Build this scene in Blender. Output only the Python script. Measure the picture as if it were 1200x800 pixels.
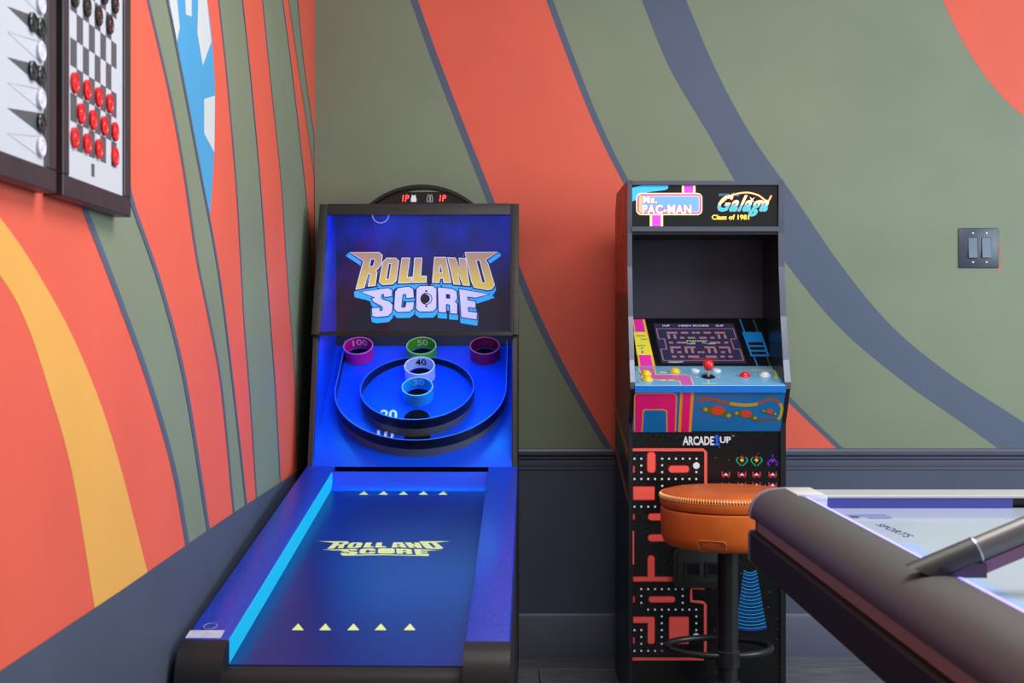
import bpy, bmesh, math, random
from mathutils import Vector, Matrix
from mathutils.geometry import tessellate_polygon

for _o in list(bpy.data.objects):
    bpy.data.objects.remove(_o)
SC = bpy.context.scene
COL = SC.collection
random.seed(7)
PI = math.pi

# ------------------------------------------------------------------ camera
F, CX, CY, H = 1500.0, 588.0, 394.0, 1.12        # focal length and principal point in pixels of a 1200x800 frame, eye height
cam_d = bpy.data.cameras.new('camera')
cam = bpy.data.objects.new('camera', cam_d)
COL.objects.link(cam)
cam.location = (0, 0, H)
cam.rotation_euler = (PI / 2, 0, 0)
cam_d.sensor_width = 36.0
cam_d.lens = 36.0 * F / 1200.0
cam_d.shift_x = (600 - CX) / 1200.0
cam_d.shift_y = (CY - 400) / 1200.0
cam_d.clip_start = 0.05
cam_d.dof.use_dof = True
cam_d.dof.focus_distance = 3.75
cam_d.dof.aperture_fstop = 9.0
SC.camera = cam
CAM = Vector((0, 0, H))

# ------------------------------------------------------------------ world, lights, exposure
W = bpy.data.worlds.new('room_ambience')
SC.world = W
W.use_nodes = True
W.node_tree.nodes['Background'].inputs[0].default_value = (0.96, 0.98, 1.0, 1)
W.node_tree.nodes['Background'].inputs[1].default_value = 0.46
SC.view_settings.view_transform = 'Standard'
SC.view_settings.look = 'None'
SC.view_settings.exposure = 0.2
SC.view_settings.gamma = 1.0
SC.view_settings.use_curve_mapping = False


def area(name, loc, target, sx, sy, power, col, parent=None, spread=PI):
    d = bpy.data.lights.new(name, 'AREA')
    d.shape = 'RECTANGLE'
    d.size, d.size_y = sx, sy
    d.energy = power
    d.color = col
    d.spread = spread
    o = bpy.data.objects.new(name, d)
    COL.objects.link(o)
    o.location = loc
    o.rotation_euler = (Vector(target) - Vector(loc)).to_track_quat('-Z', 'Y').to_euler()
    if parent:
        o.parent = parent
    return o


area('window_daylight', (3.6, 1.7, 1.9), (-0.5, 3.6, 1.0), 2.2, 1.8, 94, (0.72, 0.93, 1.0))
area('ceiling_lamp', (0.9, 2.0, 2.75), (0.9, 2.05, 0), 1.4, 1.4, 50, (1.0, 0.97, 0.92))


# ------------------------------------------------------------------ helpers
def lin(c):
    r = []
    for v in c[:3]:
        v = v / 255.0
        r.append(v / 12.92 if v <= 0.04045 else ((v + 0.055) / 1.055) ** 2.4)
    return (r[0], r[1], r[2], 1.0)


MATS = {}


def mat(name, rgb, rough=0.5, metal=0.0, spec=0.5, emis=None, estr=0.0, var=0.0, nscale=6.0, bump=0.0, bscale=200.0,
        stretch=(1, 1, 1), coat=0.0, rgb2=None, grad=None):
    """principled material; var mixes towards a darker tone by noise, grad=(z0,z1,rgb_low,rgb_high) a colour gradient in object z"""
    if name in MATS:
        return MATS[name]
    m = bpy.data.materials.new(name)
    m.use_nodes = True
    nt = m.node_tree
    b = nt.nodes['Principled BSDF']
    b.inputs['Base Color'].default_value = lin(rgb)
    b.inputs['Roughness'].default_value = rough
    b.inputs['Metallic'].default_value = metal
    b.inputs['Specular IOR Level'].default_value = spec
    b.inputs['Coat Weight'].default_value = coat
    tc = nt.nodes.new('ShaderNodeTexCoord')
    mp = nt.nodes.new('ShaderNodeMapping')
    mp.inputs['Scale'].default_value = stretch
    nt.links.new(tc.outputs['Object'], mp.inputs['Vector'])
    if var > 0 or rgb2:
        n = nt.nodes.new('ShaderNodeTexNoise')
        n.inputs['Scale'].default_value = nscale
        n.inputs['Detail'].default_value = 6
        nt.links.new(mp.outputs['Vector'], n.inputs['Vector'])
        rp = nt.nodes.new('ShaderNodeValToRGB')
        rp.color_ramp.elements[0].position = 0.32
        rp.color_ramp.elements[1].position = 0.68
        lo = rgb2 if rgb2 else [v * (1 - var) for v in rgb]
        rp.color_ramp.elements[0].color = lin(lo)
        rp.color_ramp.elements[1].color = lin(rgb)
        nt.links.new(n.outputs['Fac'], rp.inputs['Fac'])
        nt.links.new(rp.outputs['Color'], b.inputs['Base Color'])
        if emis == 'base':
            nt.links.new(rp.outputs['Color'], b.inputs['Emission Color'])
    if grad:
        sx = nt.nodes.new('ShaderNodeSeparateXYZ')
        mr = nt.nodes.new('ShaderNodeMapRange')
        mr.inputs['From Min'].default_value = grad[0]
        mr.inputs['From Max'].default_value = grad[1]
        rp = nt.nodes.new('ShaderNodeValToRGB')
        rp.color_ramp.elements[0].color = lin(grad[2])
        rp.color_ramp.elements[1].color = lin(grad[3])
        if len(grad) > 4:
            rp.color_ramp.elements[0].position = grad[4]
            rp.color_ramp.elements[1].position = grad[5]
        nt.links.new(tc.outputs['Object'], sx.inputs[0])
        nt.links.new(sx.outputs['Z'], mr.inputs['Value'])
        nt.links.new(mr.outputs[0], rp.inputs['Fac'])
        gout = rp.outputs['Color']
        if var > 0:
            rn_ = nt.nodes.new('ShaderNodeValToRGB')
            rn_.color_ramp.elements[0].position = 0.35
            rn_.color_ramp.elements[1].position = 0.72
            rn_.color_ramp.elements[0].color = (1 - var, 1 - var, 1 - var, 1)
            nt.links.new(n.outputs['Fac'], rn_.inputs['Fac'])
            mx = nt.nodes.new('ShaderNodeMixRGB')
            mx.blend_type = 'MULTIPLY'
            mx.inputs[0].default_value = 1.0
            nt.links.new(gout, mx.inputs[1])
            nt.links.new(rn_.outputs['Color'], mx.inputs[2])
            gout = mx.outputs[0]
        nt.links.new(gout, b.inputs['Base Color'])
        if emis == 'base':
            nt.links.new(gout, b.inputs['Emission Color'])
    if emis is not None:
        if emis != 'base':
            b.inputs['Emission Color'].default_value = lin(emis)
        elif not (var > 0 or rgb2 or grad):
            b.inputs['Emission Color'].default_value = lin(rgb)
        b.inputs['Emission Strength'].default_value = estr
    if bump > 0:
        n2 = nt.nodes.new('ShaderNodeTexNoise')
        n2.inputs['Scale'].default_value = bscale
        n2.inputs['Detail'].default_value = 3
        nt.links.new(mp.outputs['Vector'], n2.inputs['Vector'])
        bp = nt.nodes.new('ShaderNodeBump')
        bp.inputs['Strength'].default_value = bump
        bp.inputs['Distance'].default_value = 0.002
        nt.links.new(n2.outputs['Fac'], bp.inputs['Height'])
        nt.links.new(bp.outputs['Normal'], b.inputs['Normal'])
    MATS[name] = m
    return m


def pane_mat(name, tint=(255, 255, 255), refl=1.0):
    m = bpy.data.materials.new(name)
    m.use_nodes = True
    nt = m.node_tree
    for n in list(nt.nodes):
        nt.nodes.remove(n)
    out = nt.nodes.new('ShaderNodeOutputMaterial')
    t = nt.nodes.new('ShaderNodeBsdfTransparent')
    t.inputs[0].default_value = lin(tint)
    g = nt.nodes.new('ShaderNodeBsdfGlossy')
    g.inputs['Roughness'].default_value = 0.03
    fr = nt.nodes.new('ShaderNodeFresnel')
    fr.inputs['IOR'].default_value = 1.5
    mul = nt.nodes.new('ShaderNodeMath')
    mul.operation = 'MULTIPLY'
    mul.inputs[1].default_value = refl
    mx = nt.nodes.new('ShaderNodeMixShader')
    nt.links.new(fr.outputs[0], mul.inputs[0])
    nt.links.new(mul.outputs[0], mx.inputs[0])
    nt.links.new(t.outputs[0], mx.inputs[1])
    nt.links.new(g.outputs[0], mx.inputs[2])
    nt.links.new(mx.outputs[0], out.inputs[0])
    return m


def tag(o, label=None, cat=None, group=None, kind=None):
    if label:
        o['label'] = label
    if cat:
        o['category'] = cat
    if group:
        o['group'] = group
    if kind:
        o['kind'] = kind
    return o


ROOTM = {}


def thing(name, label, cat, loc, rz=0.0, group=None):
    o = bpy.data.objects.new(name, None)
    o.empty_display_size = 0.1
    COL.objects.link(o)
    o.location = loc
    o.rotation_euler = (0, 0, rz)
    ROOTM[o.name] = Matrix.Translation(Vector(loc)) @ Matrix.Rotation(rz, 4, 'Z')
    return tag(o, label, cat, group)


def rootm(o):
    while o is not None:
        if o.name in ROOTM:
            return ROOTM[o.name]
        o = o.parent
    return Matrix.Identity(4)


class Plane:
    """a flat surface (origin, two in-plane axes) in the coordinates of the thing whose matrix is M"""
    def __init__(s, o, u, v, M=None):
        s.o, s.u, s.v = Vector(o), Vector(u).normalized(), Vector(v).normalized()
        s.n = s.u.cross(s.v)
        Mi = (M or Matrix.Identity(4)).inverted()
        s.cam = Mi @ CAM
        s.R = Mi.to_3x3()

    def uv(s, px, py):
        d = s.R @ Vector(((px - CX) / F, 1.0, -(py - CY) / F))
        t = s.n.dot(s.o - s.cam) / s.n.dot(d)
        p = s.cam + d * t - s.o
        return (p.dot(s.u), p.dot(s.v))

    def uvs(s, pts):
        return [s.uv(*p) for p in pts]

    def pt(s, a, b, h=0.0):
        return s.o + s.u * a + s.v * b + s.n * h


class MB:
    def __init__(s):
        s.v, s.f = [], []

    def add(s, vs, fs):
        k = len(s.v)
        s.v += [Vector(p) for p in vs]
        s.f += [tuple(i + k for i in f) for f in fs]
        return s

    def box(s, a, b):
        x0, y0, z0 = a
        x1, y1, z1 = b
        return s.add([(x0, y0, z0), (x1, y0, z0), (x1, y1, z0), (x0, y1, z0), (x0, y0, z1), (x1, y0, z1), (x1, y1, z1), (x0, y1, z1)],
                     [(0, 3, 2, 1), (4, 5, 6, 7), (0, 1, 5, 4), (1, 2, 6, 5), (2, 3, 7, 6), (3, 0, 4, 7)])

    def hull(s, A, B):
        """solid between two outlines of equal length"""
        n = len(A)
        ta = tessellate_polygon([[Vector(p) for p in A]])
        fs = [tuple(t) for t in ta] + [tuple(i + n for i in reversed(t)) for t in ta]
        fs += [(i, (i + 1) % n, (i + 1) % n + n, i + n) for i in range(n)]
        return s.add(list(A) + list(B), fs)

    def prism_x(s, prof, x0, x1):          # prof of (y,z)
        return s.ngon_prism([(x0, y, z) for y, z in prof], [(x1, y, z) for y, z in prof])

    def prism_y(s, prof, y0, y1):          # prof of (x,z)
        return s.ngon_prism([(x, y0, z) for x, z in prof], [(x, y1, z) for x, z in prof])

    def ngon_prism(s, A, B):
        n = len(A)
        fs = [tuple(range(n)), tuple(reversed(range(n, 2 * n)))]
        fs += [(i, i + n, (i + 1) % n + n, (i + 1) % n) for i in range(n)]
        return s.add(list(A) + list(B), fs)

    def poly(s, pl, pts, h=0.0, holes=()):
        loops = [[Vector((a, b, 0)) for a, b in pts]] + [[Vector((a, b, 0)) for a, b in q] for q in holes]
        tr = tessellate_polygon(loops)
        flat = [p for l in loops for p in l]
        return s.add([pl.pt(p.x, p.y, h) for p in flat], [tuple(t) for t in tr])

    def slab(s, pl, pts, h0, h1):
        return s.ngon_prism([pl.pt(a, b, h0) for a, b in pts], [pl.pt(a, b, h1) for a, b in pts])

    def lathe(s, prof, c, n=(0, 0, 1), seg=32, caps=True, shear=0.0, vdir=None):
        n = Vector(n).normalized()
        u = Vector((1, 0, 0)) if abs(n.x) < 0.9 else Vector((0, 1, 0))
        u = (u - n * u.dot(n)).normalized()
        v = n.cross(u)
        c = Vector(c)
        vs, fs = [], []
        m = len(prof)
        for i in range(seg):
            a = 2 * PI * i / seg
            for r, h in prof:
                vs.append(c + u * (r * math.cos(a)) + v * (r * math.sin(a)) + n * (h + shear * r * math.sin(a)))
        for i in range(seg):
            j = (i + 1) % seg
            for k in range(m - 1):
                fs.append((i * m + k, j * m + k, j * m + k + 1, i * m + k + 1))
        if caps:
            if prof[0][0] > 1e-6:
                fs.append(tuple(reversed([i * m for i in range(seg)])))
            if prof[-1][0] > 1e-6:
                fs.append(tuple(i * m + m - 1 for i in range(seg)))
        return s.add(vs, fs)

    def tube(s, path, r, seg=12, closed=False):
        P = [Vector(p) for p in path]
        n = len(P)
        vs, fs = [], []
        up = None
        for i in range(n):
            a = P[(i - 1) % n] if (closed or i > 0) else P[0]
            b = P[(i + 1) % n] if (closed or i < n - 1) else P[-1]
            t = (b - a).normalized()
            if up is None:
                up = Vector((0, 0, 1)) if abs(t.z) < 0.9 else Vector((1, 0, 0))
            x = up.cross(t)
            if x.length < 1e-6:
                x = Vector((1, 0, 0))
            x.normalize()
            y = t.cross(x).normalized()
            up = y
            rr = r[i] if isinstance(r, (list, tuple)) else r
            for k in range(seg):
                an = 2 * PI * k / seg
                vs.append(P[i] + x * (rr * math.cos(an)) + y * (rr * math.sin(an)))
        for i in range(n if closed else n - 1):
            j = (i + 1) % n
            for k in range(seg):
                q = (k + 1) % seg
                fs.append((i * seg + k, i * seg + q, j * seg + q, j * seg + k))
        if not closed:
            fs.append(tuple(reversed(range(seg))))
            fs.append(tuple((n - 1) * seg + k for k in range(seg)))
        return s.add(vs, fs)

    def ribbon(s, pl, pts, th, h0, h1, closed=False):
        """upright wall of thickness th following a line on a plane"""
        n = len(pts)
        L, Rr = [], []
        for i in range(n):
            a = Vector(pts[(i - 1) % n] if closed or i > 0 else pts[0])
            b = Vector(pts[(i + 1) % n] if closed or i < n - 1 else pts[-1])
            t = (b - a).normalized()
            nn = Vector((-t.y, t.x)) * th / 2
            p = Vector(pts[i])
            L.append(p + nn)
            Rr.append(p - nn)
        vs, fs = [], []
        ha = h0 if isinstance(h0, list) else [h0] * n
        hb = h1 if isinstance(h1, list) else [h1] * n
        for i in range(n):
            vs += [pl.pt(L[i].x, L[i].y, ha[i]), pl.pt(L[i].x, L[i].y, hb[i]), pl.pt(Rr[i].x, Rr[i].y, hb[i]), pl.pt(Rr[i].x, Rr[i].y, ha[i])]
        for i in range(n if closed else n - 1):
            j = (i + 1) % n
            for k in range(4):
                q = (k + 1) % 4
                fs.append((i * 4 + k, i * 4 + q, j * 4 + q, j * 4 + k))
        if not closed:
            fs += [(0, 1, 2, 3), (n * 4 - 1, n * 4 - 2, n * 4 - 3, n * 4 - 4)]
        return s.add(vs, fs)

    def build(s, name, m, parent=None, local=False, bevel=0.0, bseg=2, smooth=None, label=None, kind=None, loc=None, fix=True):
        """link as one mesh object; coordinates are world ones unless local"""
        me = bpy.data.meshes.new(name)
        vs = s.v
        if parent is not None and not local:
            Mi = rootm(parent).inverted()
            vs = [Mi @ p for p in vs]
        if loc is not None:
            vs = [p - Vector(loc) for p in vs]
        me.from_pydata([tuple(p) for p in vs], [], s.f)
        bm = bmesh.new()
        bm.from_mesh(me)
        if fix:
            bmesh.ops.recalc_face_normals(bm, faces=bm.faces)
        if bevel > 0:
            es = [e for e in bm.edges if len(e.link_faces) == 2 and e.calc_face_angle(0) > 0.45]
            bmesh.ops.bevel(bm, geom=es, offset=bevel, segments=bseg, profile=0.5, affect='EDGES', clamp_overlap=True)
        bm.to_mesh(me)
        bm.free()
        if smooth is None:
            smooth = bevel > 0
        if smooth:
            for p in me.polygons:
                p.use_smooth = True
            me.set_sharp_from_angle(angle=math.radians(35))
        me.materials.append(m)
        o = bpy.data.objects.new(name, me)
        COL.objects.link(o)
        if parent is not None:
            o.parent = parent
        if loc is not None:
            o.location = loc
        if label:
            o['label'] = label
        if kind:
            o['kind'] = kind
        return o


def grow(pts, d):
    """offset a closed outline outwards by d (mitred, limited)"""
    P = [Vector(p) for p in pts]
    n = len(P)
    ar = sum(P[i].x * P[(i + 1) % n].y - P[(i + 1) % n].x * P[i].y for i in range(n))
    sg = 1 if ar > 0 else -1
    out = []
    for i in range(n):
        a, b, c = P[i - 1], P[i], P[(i + 1) % n]
        e1, e2 = (b - a).normalized(), (c - b).normalized()
        n1, n2 = Vector((e1.y, -e1.x)) * sg, Vector((e2.y, -e2.x)) * sg
        m = (n1 + n2)
        if m.length < 1e-6:
            m = n1.copy()
        m.normalize()
        k = min(1.0 / max(m.dot(n1), 0.3), 2.2)
        out.append(tuple(b + m * (d * k)))
    return out


def rrect(x0, y0, x1, y1, r, seg=5):
    pts = []
    for cx, cy, a0 in ((x1 - r, y1 - r, 0), (x0 + r, y1 - r, 90), (x0 + r, y0 + r, 180), (x1 - r, y0 + r, 270)):
        for k in range(seg + 1):
            a = math.radians(a0 + 90 * k / seg)
            pts.append((cx + r * math.cos(a), cy + r * math.sin(a)))
    return pts


def circ(cx, cy, rx, ry=None, seg=24):
    ry = rx if ry is None else ry
    return [(cx + rx * math.cos(2 * PI * k / seg), cy + ry * math.sin(2 * PI * k / seg)) for k in range(seg)]


def spline(pts, sub=8):
    P = [Vector(p) for p in pts]
    P = [P[0] * 2 - P[1]] + P + [P[-1] * 2 - P[-2]]
    out = []
    for i in range(1, len(P) - 2):
        for k in range(sub):
            t = k / sub
            a, b, c, d = P[i - 1], P[i], P[i + 1], P[i + 2]
            out.append(tuple(0.5 * ((2 * b) + (c - a) * t + (2 * a - 5 * b + 4 * c - d) * t * t + (3 * b - a - 3 * c + d) * t ** 3)))
    out.append(tuple(P[-2]))
    return out


def text2d(body, bold=0.0, shear=0.0, space=1.0):
    """outline lettering as flat vertices and faces, scaled to the unit square"""
    cu = bpy.data.curves.new('lettering', 'FONT')
    cu.body = body
    cu.offset = bold
    cu.shear = shear
    cu.resolution_u = 3
    cu.space_character = space
    ob = bpy.data.objects.new('lettering', cu)
    COL.objects.link(ob)
    dg = bpy.context.evaluated_depsgraph_get()
    me = bpy.data.meshes.new_from_object(ob.evaluated_get(dg))
    vs = [(v.co.x, v.co.y) for v in me.vertices]
    fs = [tuple(p.vertices) for p in me.polygons]
    bpy.data.objects.remove(ob)
    bpy.data.curves.remove(cu)
    bpy.data.meshes.remove(me)
    x0, x1 = min(v[0] for v in vs), max(v[0] for v in vs)
    y0, y1 = min(v[1] for v in vs), max(v[1] for v in vs)
    return [((x - x0) / (x1 - x0), (y - y0) / (y1 - y0)) for x, y in vs], fs


def lettering(pl, body, quad, h, bold=0.0, shear=0.0, space=1.0, grown=0.0, mb=None, fn=None):
    """lettering on a plane; quad = pixel corners bottom-left, bottom-right, top-right, top-left of the text's box"""
    vs, fs = text2d(body, bold, shear, space)
    q = [Vector(pl.uv(*p)) for p in quad]
    if grown:
        c = sum(q, Vector((0, 0))) / 4
        q = [p + (p - c).normalized() * grown for p in q]
    mb = mb or MB()
    out = []
    for s, t in vs:
        if fn:
            s, t = fn(s, t)
        p = (q[0] * (1 - s) + q[1] * s) * (1 - t) + (q[3] * (1 - s) + q[2] * s) * t
        out.append(pl.pt(p.x, p.y, h))
    return mb.add(out, fs)


def pxbox(x0, y0, x1, y1):
    return [(x0, y1), (x1, y1), (x1, y0), (x0, y0)]


# ------------------------------------------------------------------ setting
WY, WX, WH = 4.49, -0.655, 2.75      # back wall, left wall, wall height
RX = 3.4                              # how far the back wall goes on
RAILZ = 0.728

paint = dict(rough=0.55, spec=0.35, bump=0.12, bscale=260)
M_GREEN = mat('olive_wall_paint', (130, 138, 116), var=0.05, nscale=3, **paint)
M_ORANGE = mat('coral_wall_paint', (234, 98, 77), var=0.04, nscale=3, **paint)
M_SLATE = mat('slate_wall_paint', (86, 95, 118), var=0.04, nscale=3, **paint)
M_YELLOW = mat('amber_wall_paint', (236, 170, 84), var=0.03, nscale=3, **paint)
M_BLUE = mat('sky_blue_wall_paint', (72, 158, 208), var=0.03, nscale=3, **paint)
M_WHITE = mat('white_wall_paint', (208, 208, 212), var=0.02, nscale=3, **paint)
M_DADO = mat('dusky_slate_dado_paint', (80, 86, 106), var=0.06, nscale=4, **paint)
M_TRIM = mat('slate_trim_paint', (86, 88, 108), rough=0.38, var=0.05, nscale=5)

fl = MB().box((WX, -0.6, -0.06), (RX, WY, -0.006)).build('floor', mat('dark_subfloor', (30, 30, 33), 0.7, var=0.1))
tag(fl, kind='structure')
M_PLANK = [mat('charcoal_plank_%s' % k, c, 0.42, var=0.4, nscale=7, stretch=(1.0, 14, 14), bump=0.25, bscale=30)
           for k, c in (('a', (116, 116, 124)), ('b', (102, 102, 110)), ('c', (126, 125, 132)))]
pw, pl_ = 0.18, 1.25
row = 0
y = WY
while y > 0.4:
    y0 = max(y - pw + 0.003, 0.4)
    x = WX - (row * 0.47) % pl_
    while x < RX:
        xa, xb = max(x, WX), min(x + pl_ - 0.003, RX)
        if xb - xa > 0.03:
            MB().box((xa, y0, -0.006), (xb, y, 0.0)).build('plank', random.choice(M_PLANK), fl, bevel=0.001, bseg=1)
        x += pl_
    y -= pw
    row += 1

wb = MB().box((WX - 0.1, WY, -0.06), (RX, WY + 0.1, WH)).build('wall_back', M_GREEN)
tag(wb, kind='structure')
wl = MB().box((WX - 0.1, -0.6, -0.06), (WX, WY, WH)).build('wall_left', M_GREEN)
tag(wl, kind='structure')
PB = Plane((0, WY, 0), (1, 0, 0), (0, 0, 1))          # back wall
PLW = Plane((WX, 0, 0), (0, 1, 0), (0, 0, 1))         # left wall


def wall_curve(pl, pts, top=WH, bottom=0.62, umax=None):
    """smooth painted edge, running on to the wall's top and below the dado"""
    q = pl.uvs(pts)
    q = spline(q, 6)
    a, b = Vector(q[0]), Vector(q[1])
    if a.y < top:
        t = (top - a.y) / max(a.y - b.y, 1e-4)
        e = a + (a - b) * t
        q = [tuple(e)] + q
    a, b = Vector(q[-1]), Vector(q[-2])
    if a.y > bottom and bottom is not None:
        t = (a.y - bottom) / max(b.y - a.y, 1e-4)
        q = q + [tuple(a + (a - b) * t)]
    if umax is not None:
        q = [(min(p[0], umax), p[1]) for p in q]
    return q


def stripe(pl, L, R, m, wall, h, name='painted_stripe'):
    mb = MB()
    mb.poly(pl, L + list(reversed(R)), h)
    return mb.build(name, m, wall)


def line(pl, L, w, m, wall, h, umax=None):
    R = [(p[0] + w, p[1]) for p in L]
    if umax is not None:
        R = [(min(a, umax), b) for a, b in R]
    return stripe(pl, L, R, m, wall, h, 'painted_line')


# --- back wall mural
oL = wall_curve(PB, [(481, 0), (503, 62), (533, 140), (563, 216), (590, 285), (620, 360), (655, 432), (688, 490), (708, 524)], bottom=0.68)
oR = wall_curve(PB, [(646, 0), (672, 70), (700, 140), (733, 208), (790, 305), (850, 385), (925, 466), (985, 524)], bottom=0.68)
stripe(PB, oL, oR, M_ORANGE, wb, 0.0004)
line(PB, oL, 0.026, M_SLATE, wb, 0.0008)
line(PB, [(a - 0.018, b) for a, b in oR], 0.024, M_SLATE, wb, 0.0008)
sL = wall_curve(PB, [(752, 0), (785, 80), (832, 160), (880, 245), (921, 308), (985, 385), (1060, 448), (1120, 490), (1168, 524)], bottom=0.68)
sR = wall_curve(PB, [(804, 0), (838, 80), (880, 158), (925, 222), (985, 310), (1045, 382), (1110, 436), (1180, 482), (1245, 524)], bottom=0.68)
stripe(PB, sL, sR, M_SLATE, wb, 0.0004)
cL = PB.uvs(spline([(1105, 0), (1120, 33), (1140, 68), (1168, 106), (1200, 136), (1260, 176), (1330, 205)], 6))
cL = [(cL[0][0] - 0.12, WH)] + [(cL[0][0] - 0.06, 2.55)] + cL + [(RX, cL[-1][1] - 0.05), (RX, WH)]
MB().poly(PB, cL, 0.0004).build('painted_circle', M_ORANGE, wb)
# orange scratch by the switch
sq = MB()
for a in ([(1177, 283), (1173, 291), (1171, 300), (1170.4, 299), (1171.5, 290)], [(1174.5, 296), (1174.5, 307), (1170, 320), (1168.5, 320), (1173.5, 307)]):
    sq.poly(PB, PB.uvs(a), 0.0006)
sq.build('paint_scratch', M_ORANGE, wb)
# wainscot and mouldings
MB().box((WX, WY - 0.006, 0.0), (RX, WY, 0.68)).build('wainscot_panel', M_DADO, wb)
tr = MB().prism_x([(WY, 0.665), (WY - 0.014, 0.665), (WY - 0.016, 0.672), (WY - 0.016, 0.688), (WY - 0.024, 0.694), (WY - 0.024, 0.700),
                   (WY - 0.036, 0.708), (WY - 0.038, 0.720), (WY - 0.034, RAILZ), (WY, RAILZ)], WX, RX).build('trim_1', M_TRIM, smooth=True)
tag(tr, 'slate painted chair rail moulding along the back wall', None, kind='structure')
trl = MB().box((WX, WY - 0.011, 0.655), (RX, WY, 0.668)).build('rail_fillet', M_TRIM, tr)
bb = MB().prism_x([(WY, 0.0), (WY - 0.018, 0.0), (WY - 0.018, 0.138), (WY - 0.012, 0.15), (WY, 0.153)], WX, RX).build('baseboard_back', M_TRIM, smooth=True)
tag(bb, 'slate painted baseboard along the back wall', None, kind='structure')

# --- left wall mural (edges from top to bottom)
cor = WY - 0.001
yL = wall_curve(PLW, [(-60, 255), (0, 324), (28, 373), (52.5, 443), (84, 555), (110, 711)])
yR = wall_curve(PLW, [(-40, 214), (0, 256), (42, 317), (91, 408), (133, 520), (172, 669)])
eA = wall_curve(PLW, [(97, 240), (140, 352), (175, 450), (203, 548), (219, 636)])
eB = wall_curve(PLW, [(148, 203), (155.5, 240), (189, 338), (217, 450), (243, 615)])
eC = wall_curve(PLW, [(173, 0), (199, 112), (215, 199), (230, 300), (242, 360), (259, 452), (273, 594)])
eD = wall_curve(PLW, [(196, 0), (215.6, 101), (232.5, 191), (253, 300), (265, 385), (279, 506), (288, 589)])
eE = wall_curve(PLW, [(256, 0), (266, 94), (276.5, 217), (281.5, 300), (286, 380), (293, 471), (300, 578)])
eF = wall_curve(PLW, [(284, 0), (294, 94), (304.5, 210), (311, 300), (317, 380), (323, 464), (328, 559)])
eG = wall_curve(PLW, [(307.4, 0), (318.7, 112), (329, 210), (335, 300), (340, 370), (345, 440), (348, 540)])
eH = wall_curve(PLW, [(331, 0), (341, 75), (352, 169), (360, 244), (364, 300), (368, 380)], umax=cor)
eI = wall_curve(PLW, [(338, 0), (348.7, 75), (360, 150), (368.3, 208)], umax=cor)
eJ = wall_curve(PLW, [(348.7, 0), (356, 75), (368, 160)], umax=cor)
far = [(-0.6, WH), (-0.6, 0.62)]
h1, h2, h3 = 0.0004, 0.0008, 0.0012
CORN = [(cor, WH), (cor, 0.62)]
stripe(PLW, far, eA, M_ORANGE, wl, h1)
stripe(PLW, yL, yR, M_YELLOW, wl, h2)
stripe(PLW, eB, eC, M_ORANGE, wl, h1)
stripe(PLW, eD, eE, M_ORANGE, wl, h1)
stripe(PLW, eF, eG, M_ORANGE, wl, h1)
stripe(PLW, eH, eI, M_ORANGE, wl, h1)
stripe(PLW, eJ, CORN, M_ORANGE, wl, h1)
for e, w in ((eA, 0.032), (eB, 0.028), (eC, 0.02), (eD, 0.02), (eE, 0.014), (eF, 0.012), (eG, 0.012), (eH, 0.012), (eI, 0.012), (eJ, 0.01)):
    line(PLW, [(a - w / 2, b) for a, b in e], w, M_SLATE, wl, h3, umax=cor)
bl = PLW.uvs(spline([(237, -25), (242, 0), (248, 45), (251.6, 109), (250.5, 180), (246, 250)], 5))
dl = [p for p in eD if bl[-1][1] < p[1] < bl[0][1]]
MB().poly(PLW, [(dl[0][0] - 0.03, bl[0][1])] + dl + list(reversed(bl)), h2).build('painted_patch', M_BLUE, wl)
for q in ([(195.5, -20), (205, -20), (210, 32), (206.5, 51), (200, 20)], [(215.6, -20), (224, -20), (224, 19.5), (217, 17)],
          [(232, -20), (241, -8), (247.2, 49), (237, 77), (230.6, 39)], [(238.5, 116), (251.3, 112), (250.6, 179), (238.5, 156)]):
    MB().poly(PLW, PLW.uvs(q), h3).build('painted_shard', M_WHITE, wl)
MB().poly(PLW, [(-0.6, 0.0), (cor, 0.0), (cor, 0.688), (3.0, 0.69), (2.2, 0.684), (-0.6, 0.686)], 0.0016).build('dado_band', M_DADO, wl)

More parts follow.
